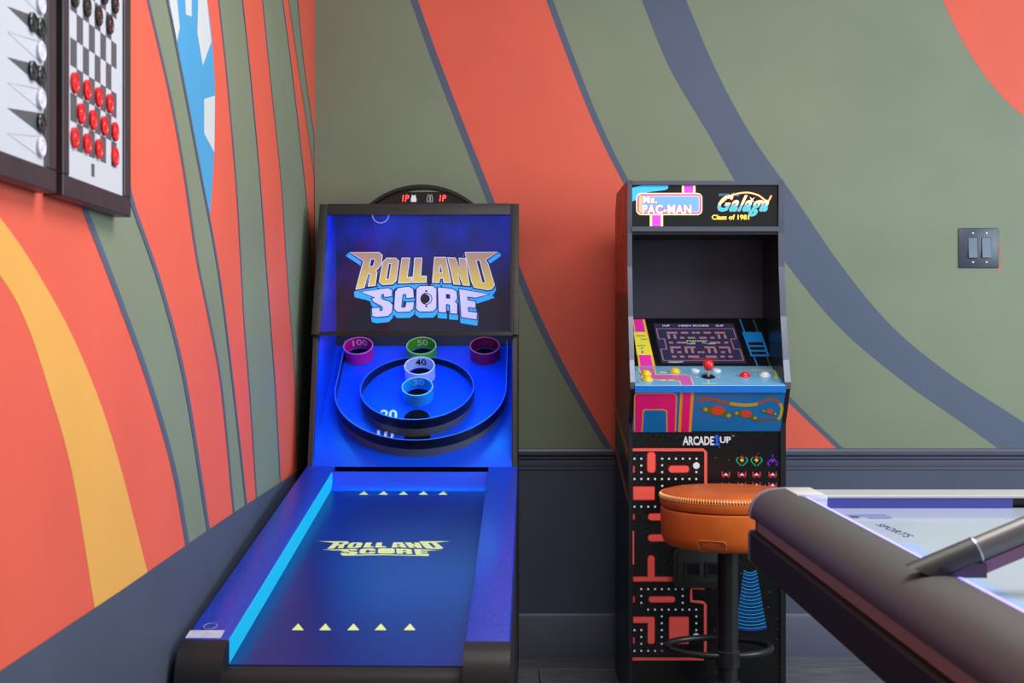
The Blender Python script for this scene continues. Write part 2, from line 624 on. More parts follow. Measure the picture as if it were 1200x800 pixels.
# ------------------------------------------------------------------ light switch
T = thing('light_switch', 'dark slate two-rocker light switch plate screwed to the olive back wall', 'light switch', PB.pt(*PB.uv(1146.5, 314)))
a0, b0 = PB.uv(1123, 314)
a1, b1 = PB.uv(1170, 267)
M_SW = mat('slate_switch_plastic', (62, 66, 84), 0.35)
MB().slab(PB, [(a0, b0), (a0, b1), (a1, b1), (a1, b0)], 0.0, 0.006).build('plate', M_SW, T, bevel=0.003)
for x in (1134, 1144), (1150, 1160):
    c0, d0 = PB.uv(x[0], 302)
    c1, d1 = PB.uv(x[1], 279)
    MB().slab(PB, [(c0 - 0.002, d0 - 0.002), (c0 - 0.002, d1 + 0.002), (c1 + 0.002, d1 + 0.002), (c1 + 0.002, d0 - 0.002)], 0.006, 0.0065).build('rocker_frame', mat('switch_gap', (24, 26, 34), 0.6), T)
    mbk = MB()
    mbk.ngon_prism([PB.pt(c0, d0, 0.006), PB.pt(c0, d1, 0.006), PB.pt(c0, d1, 0.0075), PB.pt(c0, (d0 + d1) / 2, 0.009), PB.pt(c0, d0, 0.013)],
                   [PB.pt(c1, d0, 0.006), PB.pt(c1, d1, 0.006), PB.pt(c1, d1, 0.0075), PB.pt(c1, (d0 + d1) / 2, 0.009), PB.pt(c1, d0, 0.013)])
    mbk.build('rocker', mat('rocker_plastic', (84, 98, 122), 0.25), T)
    for yy in (273.3, 307.3):
        sx, sz = PB.uv((x[0] + x[1]) / 2, yy)
        MB().lathe([(0.0035, 0.006), (0.0035, 0.007), (0.0, 0.0078)], PB.pt(sx, sz, 0), PB.n, 10).build('screw', mat('screw_steel', (170, 175, 185), 0.3, 0.9), T, smooth=True)

# ------------------------------------------------------------------ wall game boards
M_FRAME = mat('dark_brown_frame', (58, 48, 54), 0.4, var=0.2, nscale=12, stretch=(8, 8, 1))
M_BPANEL = mat('pale_board_panel', (200, 200, 210), 0.35)
M_BDARK = mat('board_charcoal', (84, 84, 92), 0.4)
FXF = WX + 0.030       # front of the frames
FXP = WX + 0.026       # front of the panels
PG = Plane((FXP, 0, 0), (0, 1, 0), (0, 0, 1))


def wall_board(name, label, y0, y1, z0, z1, iy0, iy1, iz0, iz1):
    T = thing(name, label, 'game board', (WX, (y0 + y1) / 2, z0))
    MB().box((WX + 0.001, y0 + 0.004, z0 + 0.004), (FXP, y1 - 0.004, z1 - 0.004)).build('panel', M_BPANEL, T)
    for a, b in (((y0, z0), (y1, iz0)), ((y0, iz1), (y1, z1)), ((y0, iz0), (iy0, iz1)), ((iy1, iz0), (y1, iz1))):
        MB().box((WX + 0.001, a[0], a[1]), (FXF, b[0], b[1])).build('frame_bar', M_FRAME, T, bevel=0.0015, bseg=1)
    return T


cb = wall_board('checkers_board', 'wall-mounted checkers board in dark frame with red and black discs', 1.825, 2.158, 1.3205, 1.80, 1.851, 2.122, 1.352, 1.768)
gy0, gz0, cw, rh = 1.866, 1.3945, 0.0279, 0.0404
sqm = MB()
for r in range(8):
    for c in range(8):
        if (r + c) % 2 == 1:
            sqm.poly(PG, [(gy0 + c * cw, gz0 + r * rh), (gy0 + (c + 1) * cw, gz0 + r * rh), (gy0 + (c + 1) * cw, gz0 + (r + 1) * rh), (gy0 + c * cw, gz0 + (r + 1) * rh)], 0.0004)
sqm.build('dark_squares', M_BDARK, cb)
MB().box((FXP, 1.962, 1.366), (FXP + 0.001, 1.974, 1.385)).build('slot', M_BDARK, cb)

PIECE = {}


def piece(col, m, r, t):
    """disc with stepped rings, axis towards the room"""
    if col not in PIECE:
        mb = MB().lathe([(r * 0.5, 0.0), (r, 0.0), (r, t * 0.35), (r * 0.95, t * 0.42), (r, t * 0.5), (r, t * 0.85), (r * 0.93, t), (r * 0.72, t),
                         (r * 0.68, t * 0.82), (r * 0.4, t * 0.82), (r * 0.36, t), (0, t)], (0, 0, 0), (1, 0, 0), 28)
        o = mb.build('checker_disc', m, smooth=True)
        PIECE[col] = (o, o.data)
        return o
    o = PIECE[col][0].copy()
    COL.objects.link(o)
    return o


M_RED = mat('glossy_red_disc', (225, 22, 34), 0.16, coat=0.4)
M_BLK = mat('glossy_black_disc', (18, 19, 24), 0.14, coat=0.4)
M_PRL = mat('pearly_disc', (226, 216, 232), 0.22, coat=0.4)
ORD = ('first', 'second', 'third', 'fourth')
rows = {0: (0, 2, 4, 7), 1: (1, 3, 5, 7), 2: (0, 2, 4, 6)}
rl = {0: 'red checker in the lowest red row', 1: 'red checker in the middle red row',
      2: 'red checker in the upper red row'}
for r, cs in rows.items():
    for c in cs:
        o = piece('red', M_RED, 0.0155, 0.0042)
        o.name = 'checker_disc'
        o.location = (FXP + 0.0005, gy0 + (c + 0.5) * cw, gz0 + (r + 0.42) * rh)
        tag(o, rl[r] + ', %s from the backgammon board' % ORD[cs.index(c)], 'checker', 'red discs on the checkers board')
for r, cs in {5: (0, 2, 4, 6), 6: (1, 3, 5, 7)}.items():
    for c in cs:
        o = piece('black', M_BLK, 0.0155, 0.0042)
        o.name = 'checker_disc'
        o.location = (FXP + 0.0005, gy0 + (c + 0.5) * cw, gz0 + (r + 0.55) * rh)
        tag(o, ('black checker in the lowest black row' if r == 5 else 'black checker in the second black row') + ', %s from the backgammon board' % ORD[cs.index(c)],
            'checker', 'black discs on the checkers board')

bg = wall_board('backgammon_board', 'wall-mounted backgammon board in dark frame with pointed stripes', 1.44, 1.797, 1.3205, 1.80, 1.466, 1.765, 1.352, 1.768)
pit = 0.0323
dk, ln = MB(), MB()
for k in range(12):
    zc = 1.378 + pit * k
    tri = [(1.757, zc - pit * 0.48), (1.757, zc + pit * 0.48), (1.627, zc + pit * 0.0)]
    if k % 2 == 1:
        dk.poly(PG, tri, 0.0004)
    else:
        ln.ribbon(PG, [tri[0], tri[2], tri[1]], 0.0012, 0.0, 0.0004)
dk.build('dark_points', M_BDARK, bg)
ln.build('light_points', mat('board_grey_line', (150, 150, 160), 0.4), bg)
MB().box((FXP, 1.7575, 1.353), (FXP + 0.002, 1.7645, 1.767)).build('edge_strip', M_BDARK, bg)
for k, (col, n) in enumerate([('pearl', 1), ('black2', 1), ('pearl', 1), ('black2', 2), ('pearl', 1), ('black2', 2), ('pearl', 1)]):
    for i in range(n):
        o = piece(col, M_PRL if col == 'pearl' else M_BLK, 0.0135, 0.0045)
        o.name = 'backgammon_disc'
        o.location = (FXP + 0.0005, 1.742 - i * 0.031, 1.378 + pit * k)
        tag(o, 'pearly disc on the %s pale point above the lower frame of the backgammon board' % ORD[k // 2] if col == 'pearl' else
            '%s disc on the %s dark point above the lower frame of the backgammon board' % ('black base' if i == 0 else 'black inner', ORD[k // 2]), 'game piece', 'discs on the backgammon board')

# ------------------------------------------------------------------ rolling ball game
G = thing('roll_and_score_game', 'long rolling ball arcade game with blue lit ramp and ring targets', 'arcade game', (-0.309, 2.55, 0), -0.0227)
GM = ROOTM[G.name]
HWD = 0.325


def zr(y):
    return 0.515 + 0.146 * y


M_BLACKP = mat('satin_black_plastic', (30, 30, 33), 0.42, spec=0.4)
M_BWOOD = mat('black_woodgrain_board', (52, 48, 48), 0.5, var=0.35, nscale=9, stretch=(3, 3, 40), bump=0.2, bscale=30)
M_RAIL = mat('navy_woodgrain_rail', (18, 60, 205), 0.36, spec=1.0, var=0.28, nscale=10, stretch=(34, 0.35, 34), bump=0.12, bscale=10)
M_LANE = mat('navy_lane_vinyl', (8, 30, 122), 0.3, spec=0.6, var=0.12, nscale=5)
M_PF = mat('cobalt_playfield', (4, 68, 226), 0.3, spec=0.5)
M_LED = mat('cyan_led_strip', (20, 150, 200), 0.5, emis=(0, 176, 210), estr=0.5)
M_GBLK = mat('gloss_black_plastic', (14, 14, 16), 0.25)

lane_prof = [(0.0, 0.465), (0.4, 0.5234), (0.8, 0.5818), (1.297, 0.6543), (1.315, 0.662), (1.335, 0.680), (1.355, 0.706)]
MB().prism_x([(1.297, 0.6547), (1.315, 0.6625), (1.335, 0.6805), (1.3545, 0.7064), (1.366, 0.7064), (1.366, 0.62), (1.297, 0.62)], -0.2365, 0.2365).build('ramp', M_PF, G, local=True, smooth=True)
MB().prism_x(lane_prof[:4] + [(1.297, 0.60), (0.0, 0.44)], -0.237, 0.237).build('lane', M_LANE, G, local=True, smooth=True)
for sx in (-1, 1):
    xa, xb = sorted((sx * 0.237, sx * HWD))
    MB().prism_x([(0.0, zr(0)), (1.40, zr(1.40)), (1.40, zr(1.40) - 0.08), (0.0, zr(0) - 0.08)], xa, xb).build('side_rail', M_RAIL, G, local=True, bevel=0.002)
    xa2, xb2 = sorted((sx * (HWD - 0.018), sx * HWD))
    MB().prism_x([(0.0, zr(0) - 0.08), (1.40, zr(1.40) - 0.08), (1.40, zr(1.40) - 0.34), (0.0, zr(0) - 0.3)], xa2, xb2).build('side_board', M_BWOOD, G, local=True)
    r0 = zr(0)
    cap = MB().prism_x([(0.0, r0 - 0.001), (-0.02, r0 - 0.003), (-0.042, r0 - 0.014), (-0.060, r0 - 0.034), (-0.069, r0 - 0.06), (-0.072, r0 - 0.1), (-0.072, r0 - 0.3), (0.0, r0 - 0.3)],
                       xa - 0.002, xb + 0.002).build('rail_end_cap', M_BLACKP, G, local=True, smooth=True)
    xi = sx * 0.237
    xa3, xb3 = sorted((xi, xi - sx * (0.0015 if sx < 0 else 0.0004)))
    lo = 0.0015 if sx < 0 else 0.008
    MB().prism_x([(0.002, zr(0) - lo), (1.33, zr(1.33) - lo)] + [(y, z + 0.0005) for y, z in reversed(lane_prof[:-1])], xa3, xb3).build('light_strip', M_LED, G, local=True, label='glowing cyan strip inside the rail')
    MB().box((xa2, 0.02, 0.0), (xb2, 0.10, zr(0) - 0.29)).build('leg', M_BWOOD, G, local=True, bevel=0.003)
MB().prism_x([(0.0, 0.463), (-0.016, 0.460), (-0.03, 0.449), (-0.037, 0.43), (-0.038, 0.22), (0.0, 0.22)], -0.237, 0.237).build('front_apron', M_BLACKP, G, local=True, smooth=True)
# sticker and emblem on the left rail
PR = Plane((0, 0, zr(0)), (1, 0, 0), (0, 1, 0.146), GM)
MB().slab(PR, PR.uvs([(217, 747.5), (258.5, 747.5), (263.5, 738.5), (223, 738.5)]), 0.0002, 0.0007).build('sticker', mat('white_sticker', (205, 200, 222), 0.5, var=0.1, nscale=60), G, local=True)
ec = PR.uv(246.5, 733.5)
MB().ribbon(PR, circ(ec[0], ec[1], 0.0135, 0.016, 20), 0.0016, 0.0, 0.001, True).build('emblem', mat('silver_print', (150, 150, 180), 0.4), G, local=True)
# printed arrows and logo on the lane
PLN = Plane((0, 0, 0.465), (1, 0, 0), (0, 1, 0.146), GM)
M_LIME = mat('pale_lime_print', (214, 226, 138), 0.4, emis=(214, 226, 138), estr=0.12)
for xs, yt, yb, hw in (((349, 381, 414, 446, 480), 730.5, 738.5, 7.2), ((426, 449.3, 472.6, 496, 519), 575.5, 579.8, 5.6)):
    for x in xs:
        MB().poly(PLN, PLN.uvs([(x - hw, yb), (x + hw, yb), (x + 0.5, yt)]), 0.0006).build('lane_arrow', M_LIME, G, local=True)

LET = [  # hand drawn angular capitals: outline, optional hole
    ('r', [(65, 95), (265, 95), (287, 115), (280, 175), (258, 208), (240, 218), (250, 235), (238, 325), (190, 330), (208, 245), (187, 242), (160, 340), (105, 352), (158, 152)], [(207, 140), (235, 138), (238, 150), (226, 192), (196, 196)]),
    ('o', [(320, 135), (380, 135), (403, 155), (385, 290), (360, 315), (290, 320), (268, 300), (292, 165)], [(332, 170), (355, 168), (337, 284), (314, 287)]),
    ('l', [(428, 135), (480, 135), (462, 270), (496, 268), (490, 305), (403, 308)], None),
    ('l', [(518, 135), (565, 135), (557, 262), (596, 262), (596, 303), (503, 305)], None),
    ('a', [(657, 130), (733, 130), (770, 305), (722, 305), (718, 275), (690, 275), (686, 305), (642, 303)], [(690, 185), (702, 185), (712, 240), (688, 240)]),
    ('n', [(750, 132), (800, 134), (838, 220), (830, 135), (872, 138), (900, 325), (858, 322), (818, 235), (833, 318), (792, 315)], None),
    ('d', [(872, 95), (1095, 92), (1012, 146), (1030, 175), (1075, 322), (1058, 350), (1030, 356), (935, 338), (918, 300)], [(945, 148), (975, 148), (1015, 308), (990, 310)]),
]
LET2 = [
    ('s', [(140, 372), (330, 345), (357, 360), (354, 402), (302, 407), (300, 386), (285, 386), (278, 408), (288, 425), (340, 440), (361, 465), (355, 515), (330, 540), (250, 548), (220, 540), (215, 487), (268, 482), (270, 505), (288, 505), (294, 482), (275, 465), (228, 442), (215, 420), (240, 412)], None),
    ('c', [(400, 345), (475, 335), (504, 350), (510, 410), (458, 415), (455, 386), (432, 388), (421, 480), (450, 482), (458, 447), (510, 443), (505, 490), (480, 510), (395, 512), (372, 490), (380, 370)], None),
    ('o', [(555, 331), (645, 331), (668, 350), (668, 485), (645, 508), (550, 510), (527, 490), (530, 350)], None),
    ('r', [(680, 340), (780, 350), (811, 370), (814, 420), (798, 440), (814, 456), (814, 525), (766, 522), (764, 462), (736, 456), (736, 516), (685, 512)], [(736, 385), (764, 388), (767, 420), (736, 418)]),
    ('e', [(830, 352), (1035, 388), (945, 412), (885, 404), (887, 430), (943, 440), (943, 484), (890, 478), (892, 510), (955, 518), (950, 565), (845, 548)], None),
]


def logo_flat(pl, fn, name, m, h, parent):
    mb = MB()
    for _, o, hole in LET + LET2:
        mb.poly(pl, pl.uvs([fn(p) for p in o]), h, [pl.uvs([fn(p) for p in hole])] if hole else [])
    for w in ([(158, 150), (30, 88), (65, 95)], [(1012, 146), (1135, 88), (1095, 92)], [(215, 420), (60, 372), (140, 372)], [(945, 412), (1105, 372), (1035, 388)]):
        mb.poly(pl, pl.uvs([fn(p) for p in w]), h)
    mb.poly(pl, pl.uvs([fn(p) for p in [(215, 545), (250, 548), (330, 540), (560, 530), (955, 565), (955, 590), (560, 562), (330, 575), (235, 580)]]), h)
    return mb.build(name, m, parent, local=True)


logo_flat(PLN, lambda p: (373 + (p[0] - 30) / 1105 * 155, 634 + (p[1] - 88) / 502 * 17.5), 'lane_logo', M_LIME, 0.0006, G)

# cabinet
front = [(1.405, 0.0), (1.405, 0.72), (1.51, 1.13), (1.67, 1.553), (1.905, 1.553), (1.905, 0.0)]
for sx in (-1, 1):
    xa, xb = sorted((sx * 0.309, sx * HWD))
    MB().prism_x(front, xa, xb).build('side_panel', M_BWOOD, G, local=True, bevel=0.0015, bseg=1)
    xa, xb = sorted((sx * 0.3085, sx * 0.3095 - sx * 0.0025))
    MB().prism_x([(1.42, 0.725), (1.53, 1.13), (1.69, 1.54), (1.878, 1.54), (1.878, 1.09)], xa, xb).build('side_glow_liner', mat('cobalt_glow_liner', (12, 62, 205), 0.3), G, local=True)  # added thin panel; LED light on the cabinet side put into its blue
    xa, xb = sorted((sx * 0.301, sx * (HWD + 0.003)))
    MB().prism_x([(1.493, 1.125), (1.655, 1.555), (1.675, 1.555), (1.515, 1.125)], xa, xb).build('header_post', M_BWOOD, G, local=True, bevel=0.002)
MB().prism_x([(1.641, 1.518), (1.655, 1.556), (1.905, 1.556), (1.905, 1.545), (1.665, 1.545), (1.655, 1.518)], -0.301, 0.301).build('header_beam', M_BWOOD, G, local=True, bevel=0.002)
MB().prism_x([(1.492, 1.123), (1.497, 1.135), (1.512, 1.135), (1.512, 1.123)], -0.309, 0.309).build('header_bar', M_GBLK, G, local=True)
MB().box((-0.309, 1.88, 0.0), (0.309, 1.903, 1.545)).build('back_panel', mat('backlit_print_led_glow', (20, 20, 60), 0.4, emis='base', estr=0.4, var=0.75, nscale=9, grad=(1.08, 1.54, (16, 11, 44), (4, 30, 165), 0.4, 1.0)), G, local=True)  # print gradient with the LED glow at its top painted in
MB().box((-0.309, 1.385, 0.0), (0.309, 1.405, 0.70)).build('front_panel', M_BLACKP, G, local=True)
MB().prism_x([(1.498, 1.136), (1.645, 1.517), (1.648, 1.517), (1.501, 1.136)], -0.301, 0.301).build('glass_pane', pane_mat('clear_acrylic', refl=0.45), G, local=True)
MB().box((-0.29, 1.685, 1.536), (0.29, 1.74, 1.545)).build('led_bar', mat('blue_led_bar', (20, 60, 255), 0.4, emis=(0, 80, 255), estr=7), G, local=True)
# hanging loop of cord inside the header
PB2 = Plane((0, 1.86, 0), (1, 0, 0), (0, 0, 1), GM)
lp = [PB2.pt(*PB2.uv(446 + 9.5 * math.cos(a), 252 + 9 * math.sin(a))) for a in [PI * (k / 14) for k in range(-1, 16)]]
MB().tube(lp, 0.0013, 6).build('cord_loop', mat('white_cord', (235, 235, 255), 0.5, emis=(200, 200, 255), estr=0.4), G, local=True)

# header logo
PH = Plane((0, 1.88, 0), (1, 0, 0), (0, 0, 1), GM)


def zpx(p, dy=0):
    return (400 + p[0] / 6.0, 280 + (p[1] + dy) / 6.0)


cy, nv, wh, gold, pale = MB(), MB(), MB(), MB(), MB()
for lst, inner in ((LET, gold), (LET2, pale)):
    for _, o, hole in lst:
        for k in range(5):
            cy.poly(PH, PH.uvs([zpx(p, k * 9) for p in grow(o, 11 if inner is gold else 7)]), 0.0006 + k * 0.00005)
        nv.poly(PH, PH.uvs([zpx(p) for p in grow(o, 14 if inner is gold else 7)]), 0.0012 if inner is gold else 0.0022)
        hp = [PH.uvs([zpx(p) for p in hole])] if hole else []
        if inner is gold:
            hp2 = [PH.uvs([zpx(p) for p in grow(hole, -4)])] if hole else []
            wh.poly(PH, PH.uvs([zpx(p) for p in grow(o, 4)]), 0.0016, hp2)
        inner.poly(PH, PH.uvs([zpx(p) for p in o]), 0.0026 if inner is pale else 0.002, hp)
for w in ([(30, 118), (62, 92), (165, 150), (150, 178)], [(1125, 114), (1095, 90), (1005, 145), (1035, 168)], [(90, 408), (145, 372), (240, 412), (235, 440)], [(1080, 412), (1035, 385), (940, 415), (945, 445)]):
    cy.poly(PH, PH.uvs([zpx(p) for p in w]), 0.0005)
LE = 0.55
lg = cy.build('logo', mat('logo_cyan', (40, 170, 245), 0.4, emis='base', estr=LE), G, local=True)
nv.build('logo_outline', mat('logo_navy', (10, 16, 70), 0.4), lg, local=True)
wh.build('logo_edge', mat('logo_white', (225, 225, 245), 0.4, emis='base', estr=LE), lg, local=True)
gold.build('logo_letters', mat('logo_gold', (200, 170, 60), 0.4, emis='base', estr=LE, grad=(1.225, 1.385, (236, 216, 52), (186, 146, 96))), lg, local=True)
pale.build('logo_letters', mat('logo_lilac', (205, 200, 240), 0.4, emis='base', estr=LE), lg, local=True)
bc = [zpx((598 + 42 * math.cos(a), 420 + 42 * math.sin(a))) for a in [2 * PI * k / 24 for k in range(24)]]
bmb = MB().poly(PH, PH.uvs(bc), 0.003)
for yy in (366, 472):
    bmb.poly(PH, PH.uvs([zpx((598 + 9 * math.cos(a), yy + 7 * math.sin(a))) for a in [2 * PI * k / 8 for k in range(8)]]), 0.003)
bmb.build('logo_ball', mat('logo_dark', (16, 18, 40), 0.3), lg, local=True)
cr = [zpx((598 + 36 * math.cos(a), 420 + 36 * math.sin(a))) for a in [PI * (k / 12) - PI / 2 for k in range(13)]] + \
     [zpx((590 + 33 * math.cos(a), 420 + 33 * math.sin(a))) for a in [PI / 2 - PI * (k / 12) for k in range(13)]]
MB().poly(PH, PH.uvs(cr), 0.0034).build('logo_ball_gleam', MATS['logo_lilac'], lg, local=True)

# playfield with holes, rings and cups
b0v = Vector((0, 1.395, 0.718))
t0v = Vector((0, 1.865, 1.087))
PF = Plane(b0v, (1, 0, 0), t0v - b0v, GM)
plen = (t0v - b0v).length
CUPS = [((421, 417.5), (206, 22, 150), '100', (236, 190, 225)), ((494.6, 417.5), (92, 190, 40), '50', (225, 240, 220)),
        ((568.5, 417.5), (140, 10, 78), '100', (150, 60, 120)), ((492.5, 441), (214, 206, 240), '40', (12, 12, 30)), ((490, 465.5), (30, 150, 222), '30', (120, 200, 245))]  # right pink cup and number darker: the side panel's shade put into their colour
M_WELL = mat('matt_black_well', (7, 7, 9), 0.85, spec=0.1)
HOLES = [(488.5, 490), (489, 513.5)]
hp = [PF.uv(*c[0]) for c in CUPS] + [PF.uv(*h) for h in HOLES]
hr = [0.044] * 5 + [0.042] * 2
pf = MB().poly(PF, [(-0.309, 0), (0.309, 0), (0.309, plen), (-0.309, plen)], 0.0, [circ(a, b, r, seg=24) for (a, b), r in zip(hp, hr)]).build('playfield', M_PF, G, local=True)
for (a, b), r in zip(hp, hr):
    MB().lathe([(r, 0.0), (r, -0.05), (0, -0.05)], PF.pt(a, b), PF.n, 24).build('hole_well', M_WELL, G, local=True, smooth=True, fix=False)
M_RING = mat('black_ring_band', (16, 16, 18), 0.3)
M_RIM = mat('blue_lit_rim', (40, 90, 220), 0.3, emis=(40, 110, 255), estr=0.3)  # edge light along the ring tops, put in as blue emission
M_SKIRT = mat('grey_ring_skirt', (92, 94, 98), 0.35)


def target_ring(path, bf, br, closed):
    """band whose top edge is tilted towards the player: tall at the front (bf), low at the back (br), on a grey skirt"""
    tt = [min(1, max(0, (b - bf) / (br - bf))) for a, b in path]
    top = [0.070 * (1 - t) + 0.024 * t for t in tt]
    low = [max(0.0005, h - 0.037) for h in top]
    band = MB().ribbon(PF, path, 0.004, low, top, closed).build('ring_band', M_RING, G, local=True, smooth=True)
    MB().ribbon(PF, path, 0.0028, top, [h + 0.0012 for h in top], closed).build('rim', M_RIM, band, local=True)
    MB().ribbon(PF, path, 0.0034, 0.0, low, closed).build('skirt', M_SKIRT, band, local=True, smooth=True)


f1, r1 = PF.uv(490, 511)[1], PF.uv(490, 424.5)[1]
ccx = PF.uv(490, 463)[0]
target_ring(circ(ccx, (f1 + r1) / 2, 0.184, (r1 - f1) / 2, 56), f1, r1, True)
ob = PF.uv(490, 535)[1]
R_ = 0.278
oc = PF.uv(490.5, 500)[0]
up = [(oc - R_, plen - 0.002)] + [(oc - R_, ob + R_ + 0.02 * k) for k in (4, 2, 0.5)] + \
     [(oc + R_ * math.cos(PI + PI * k / 40), ob + R_ + R_ * math.sin(PI + PI * k / 40)) for k in range(41)] + \
     [(oc + R_, ob + R_ + 0.02 * k) for k in (0.5, 2, 4)] + [(oc + R_, plen - 0.002)]
target_ring(up, ob, ob + 2 * R_, False)
for (pxy, rgb, num, ncol), (a, b) in zip(CUPS, hp):
    c = PF.pt(a, b)
    r = 0.051
    hgt = 0.047
    mcup = mat('cup_%d_%d_%d' % rgb, rgb, 0.3)
    cup = MB().lathe([(r, 0.0005), (r, hgt), (r - 0.003, hgt), (r - 0.003, 0.0005)], c, PF.n, 40, caps=False, shear=-0.06).build('cup', mcup, G, local=True, smooth=True)
    MB().lathe([(r + 0.0004, hgt - 0.001), (r, hgt + 0.0009), (r - 0.003, hgt + 0.0009), (r - 0.0034, hgt - 0.001)], c, PF.n, 40, caps=False, shear=-0.06).build(
        'rim', mat('rim_%d_%d_%d' % rgb, [min(255, int(v * 0.6 + 110)) for v in rgb], 0.3), cup, local=True, smooth=True)  # lighter than the cup: edge light put into the rim colour
    vs, fs = text2d(num, 0.02, 0)
    wdt = 0.017 * len(num) + 0.006
    out = []
    for s, t in vs:
        an = (s - 0.5) * wdt / r
        rr = r - 0.0036
        out.append(c + PF.u * (rr * math.sin(an)) + PF.v * (rr * math.cos(an)) + PF.n * (0.014 + 0.026 * t - 0.06 * r))
    MB().add(out, fs).build('number', mat('number_%s_%d' % (num, ncol[0]), ncol, 0.4), cup, local=True)
for num, q in (('20', pxbox(446, 480, 465.5, 492)), ('10', pxbox(442, 504, 461.5, 515))):
    lettering(PF, num, q, 0.0006, 0.02).build('number', mat('white_number', (214, 222, 245), 0.4), G, local=True)

# score display on top
arc_c, arc_R, ay0, ay1 = 1.553 + 0.073 - 0.271, 0.271, 1.715, 1.80
cxa = 0.02
def arc_pts(R, zmin, n=28):
    a = math.acos(min(1, (zmin - arc_c) / R))
    return [(cxa + R * math.sin(-a + 2 * a * k / n), arc_c + R * math.cos(-a + 2 * a * k / n)) for k in range(n + 1)]
PA = Plane((0, 1.735, 0), (1, 0, 0), (0, 0, 1), GM)
cxa = PA.uv(494.5, 231)[0]
oa, ia = arc_pts(arc_R, 1.556), arc_pts(arc_R - 0.010, 1.556)
ar = MB()
n = len(oa)
for y in (ay0, ay1):
    ar.v += [Vector((x, y, z)) for x, z in oa] + [Vector((x, y, z)) for x, z in ia]
for i in range(n - 1):
    ar.f += [(i, i + 1, n + i + 1, n + i), (2 * n + i, 3 * n + i, 3 * n + i + 1, 2 * n + i + 1), (i, 2 * n + i, 2 * n + i + 1, i + 1), (n + i, n + i + 1, 3 * n + i + 1, 3 * n + i)]
ar.f += [(0, n, 3 * n, 2 * n), (n - 1, 3 * n - 1, 4 * n - 1, 2 * n - 1)]
ar.build('score_arch', M_BLACKP, G, local=True, smooth=True)
dp = MB().prism_y([(p[0], p[1]) for p in arc_pts(arc_R - 0.015, 1.556) if p[1] < 1.603] if False else
                  [(cxa - 0.165, 1.556), (cxa - 0.125, 1.585), (cxa - 0.085, 1.603), (cxa + 0.085, 1.603), (cxa + 0.125, 1.585), (cxa + 0.165, 1.556)], 1.735, 1.76).build('score_display', mat('display_black', (26, 18, 26), 0.25), G, local=True)
M_LEDR = mat('red_led', (255, 40, 40), 0.4, emis=(255, 50, 45), estr=5.0)
M_ICON = mat('icon_grey', (190, 196, 205), 0.5, emis=(190, 196, 205), estr=0.5)
for x in (471.5, 515):
    lettering(PA, '1P', pxbox(x, 228.5, x + 7.8, 236), 0.001, 0.0, 0.12).build('led_digits', M_LEDR, dp, local=True)
for x, filled in ((481.5, True), (500.5, False)):
    sh = [(x, 236.5), (x + 6.6, 236.5), (x + 6.6, 233), (x + 5.6, 230), (x + 5.6, 227.8), (x + 4.2, 229), (x + 2.4, 229), (x + 1, 227.8), (x + 1, 230), (x, 233)]
    mb = MB()
    if filled:
        mb.poly(PA, PA.uvs(sh), 0.001)
    else:
        mb.ribbon(PA, PA.uvs(sh), 0.0012, 0.0, 0.001, True)
        lettering(PA, '2', pxbox(x + 2, 230.6, x + 4.8, 234.8), 0.001, mb=mb)
    mb.build('player_icon', M_ICON, dp, local=True)

# blue lamps built into the header
area('header_led_lamp', (0, 1.66, 1.525), (0, 1.80, 1.1), 0.56, 0.03, 0.5, (0.0, 0.34, 1.0), G)
area('target_led_lamp', (0, 1.53, 1.115), (0, 1.58, 0.7), 0.56, 0.03, 1.5, (0.0, 0.34, 1.0), G)

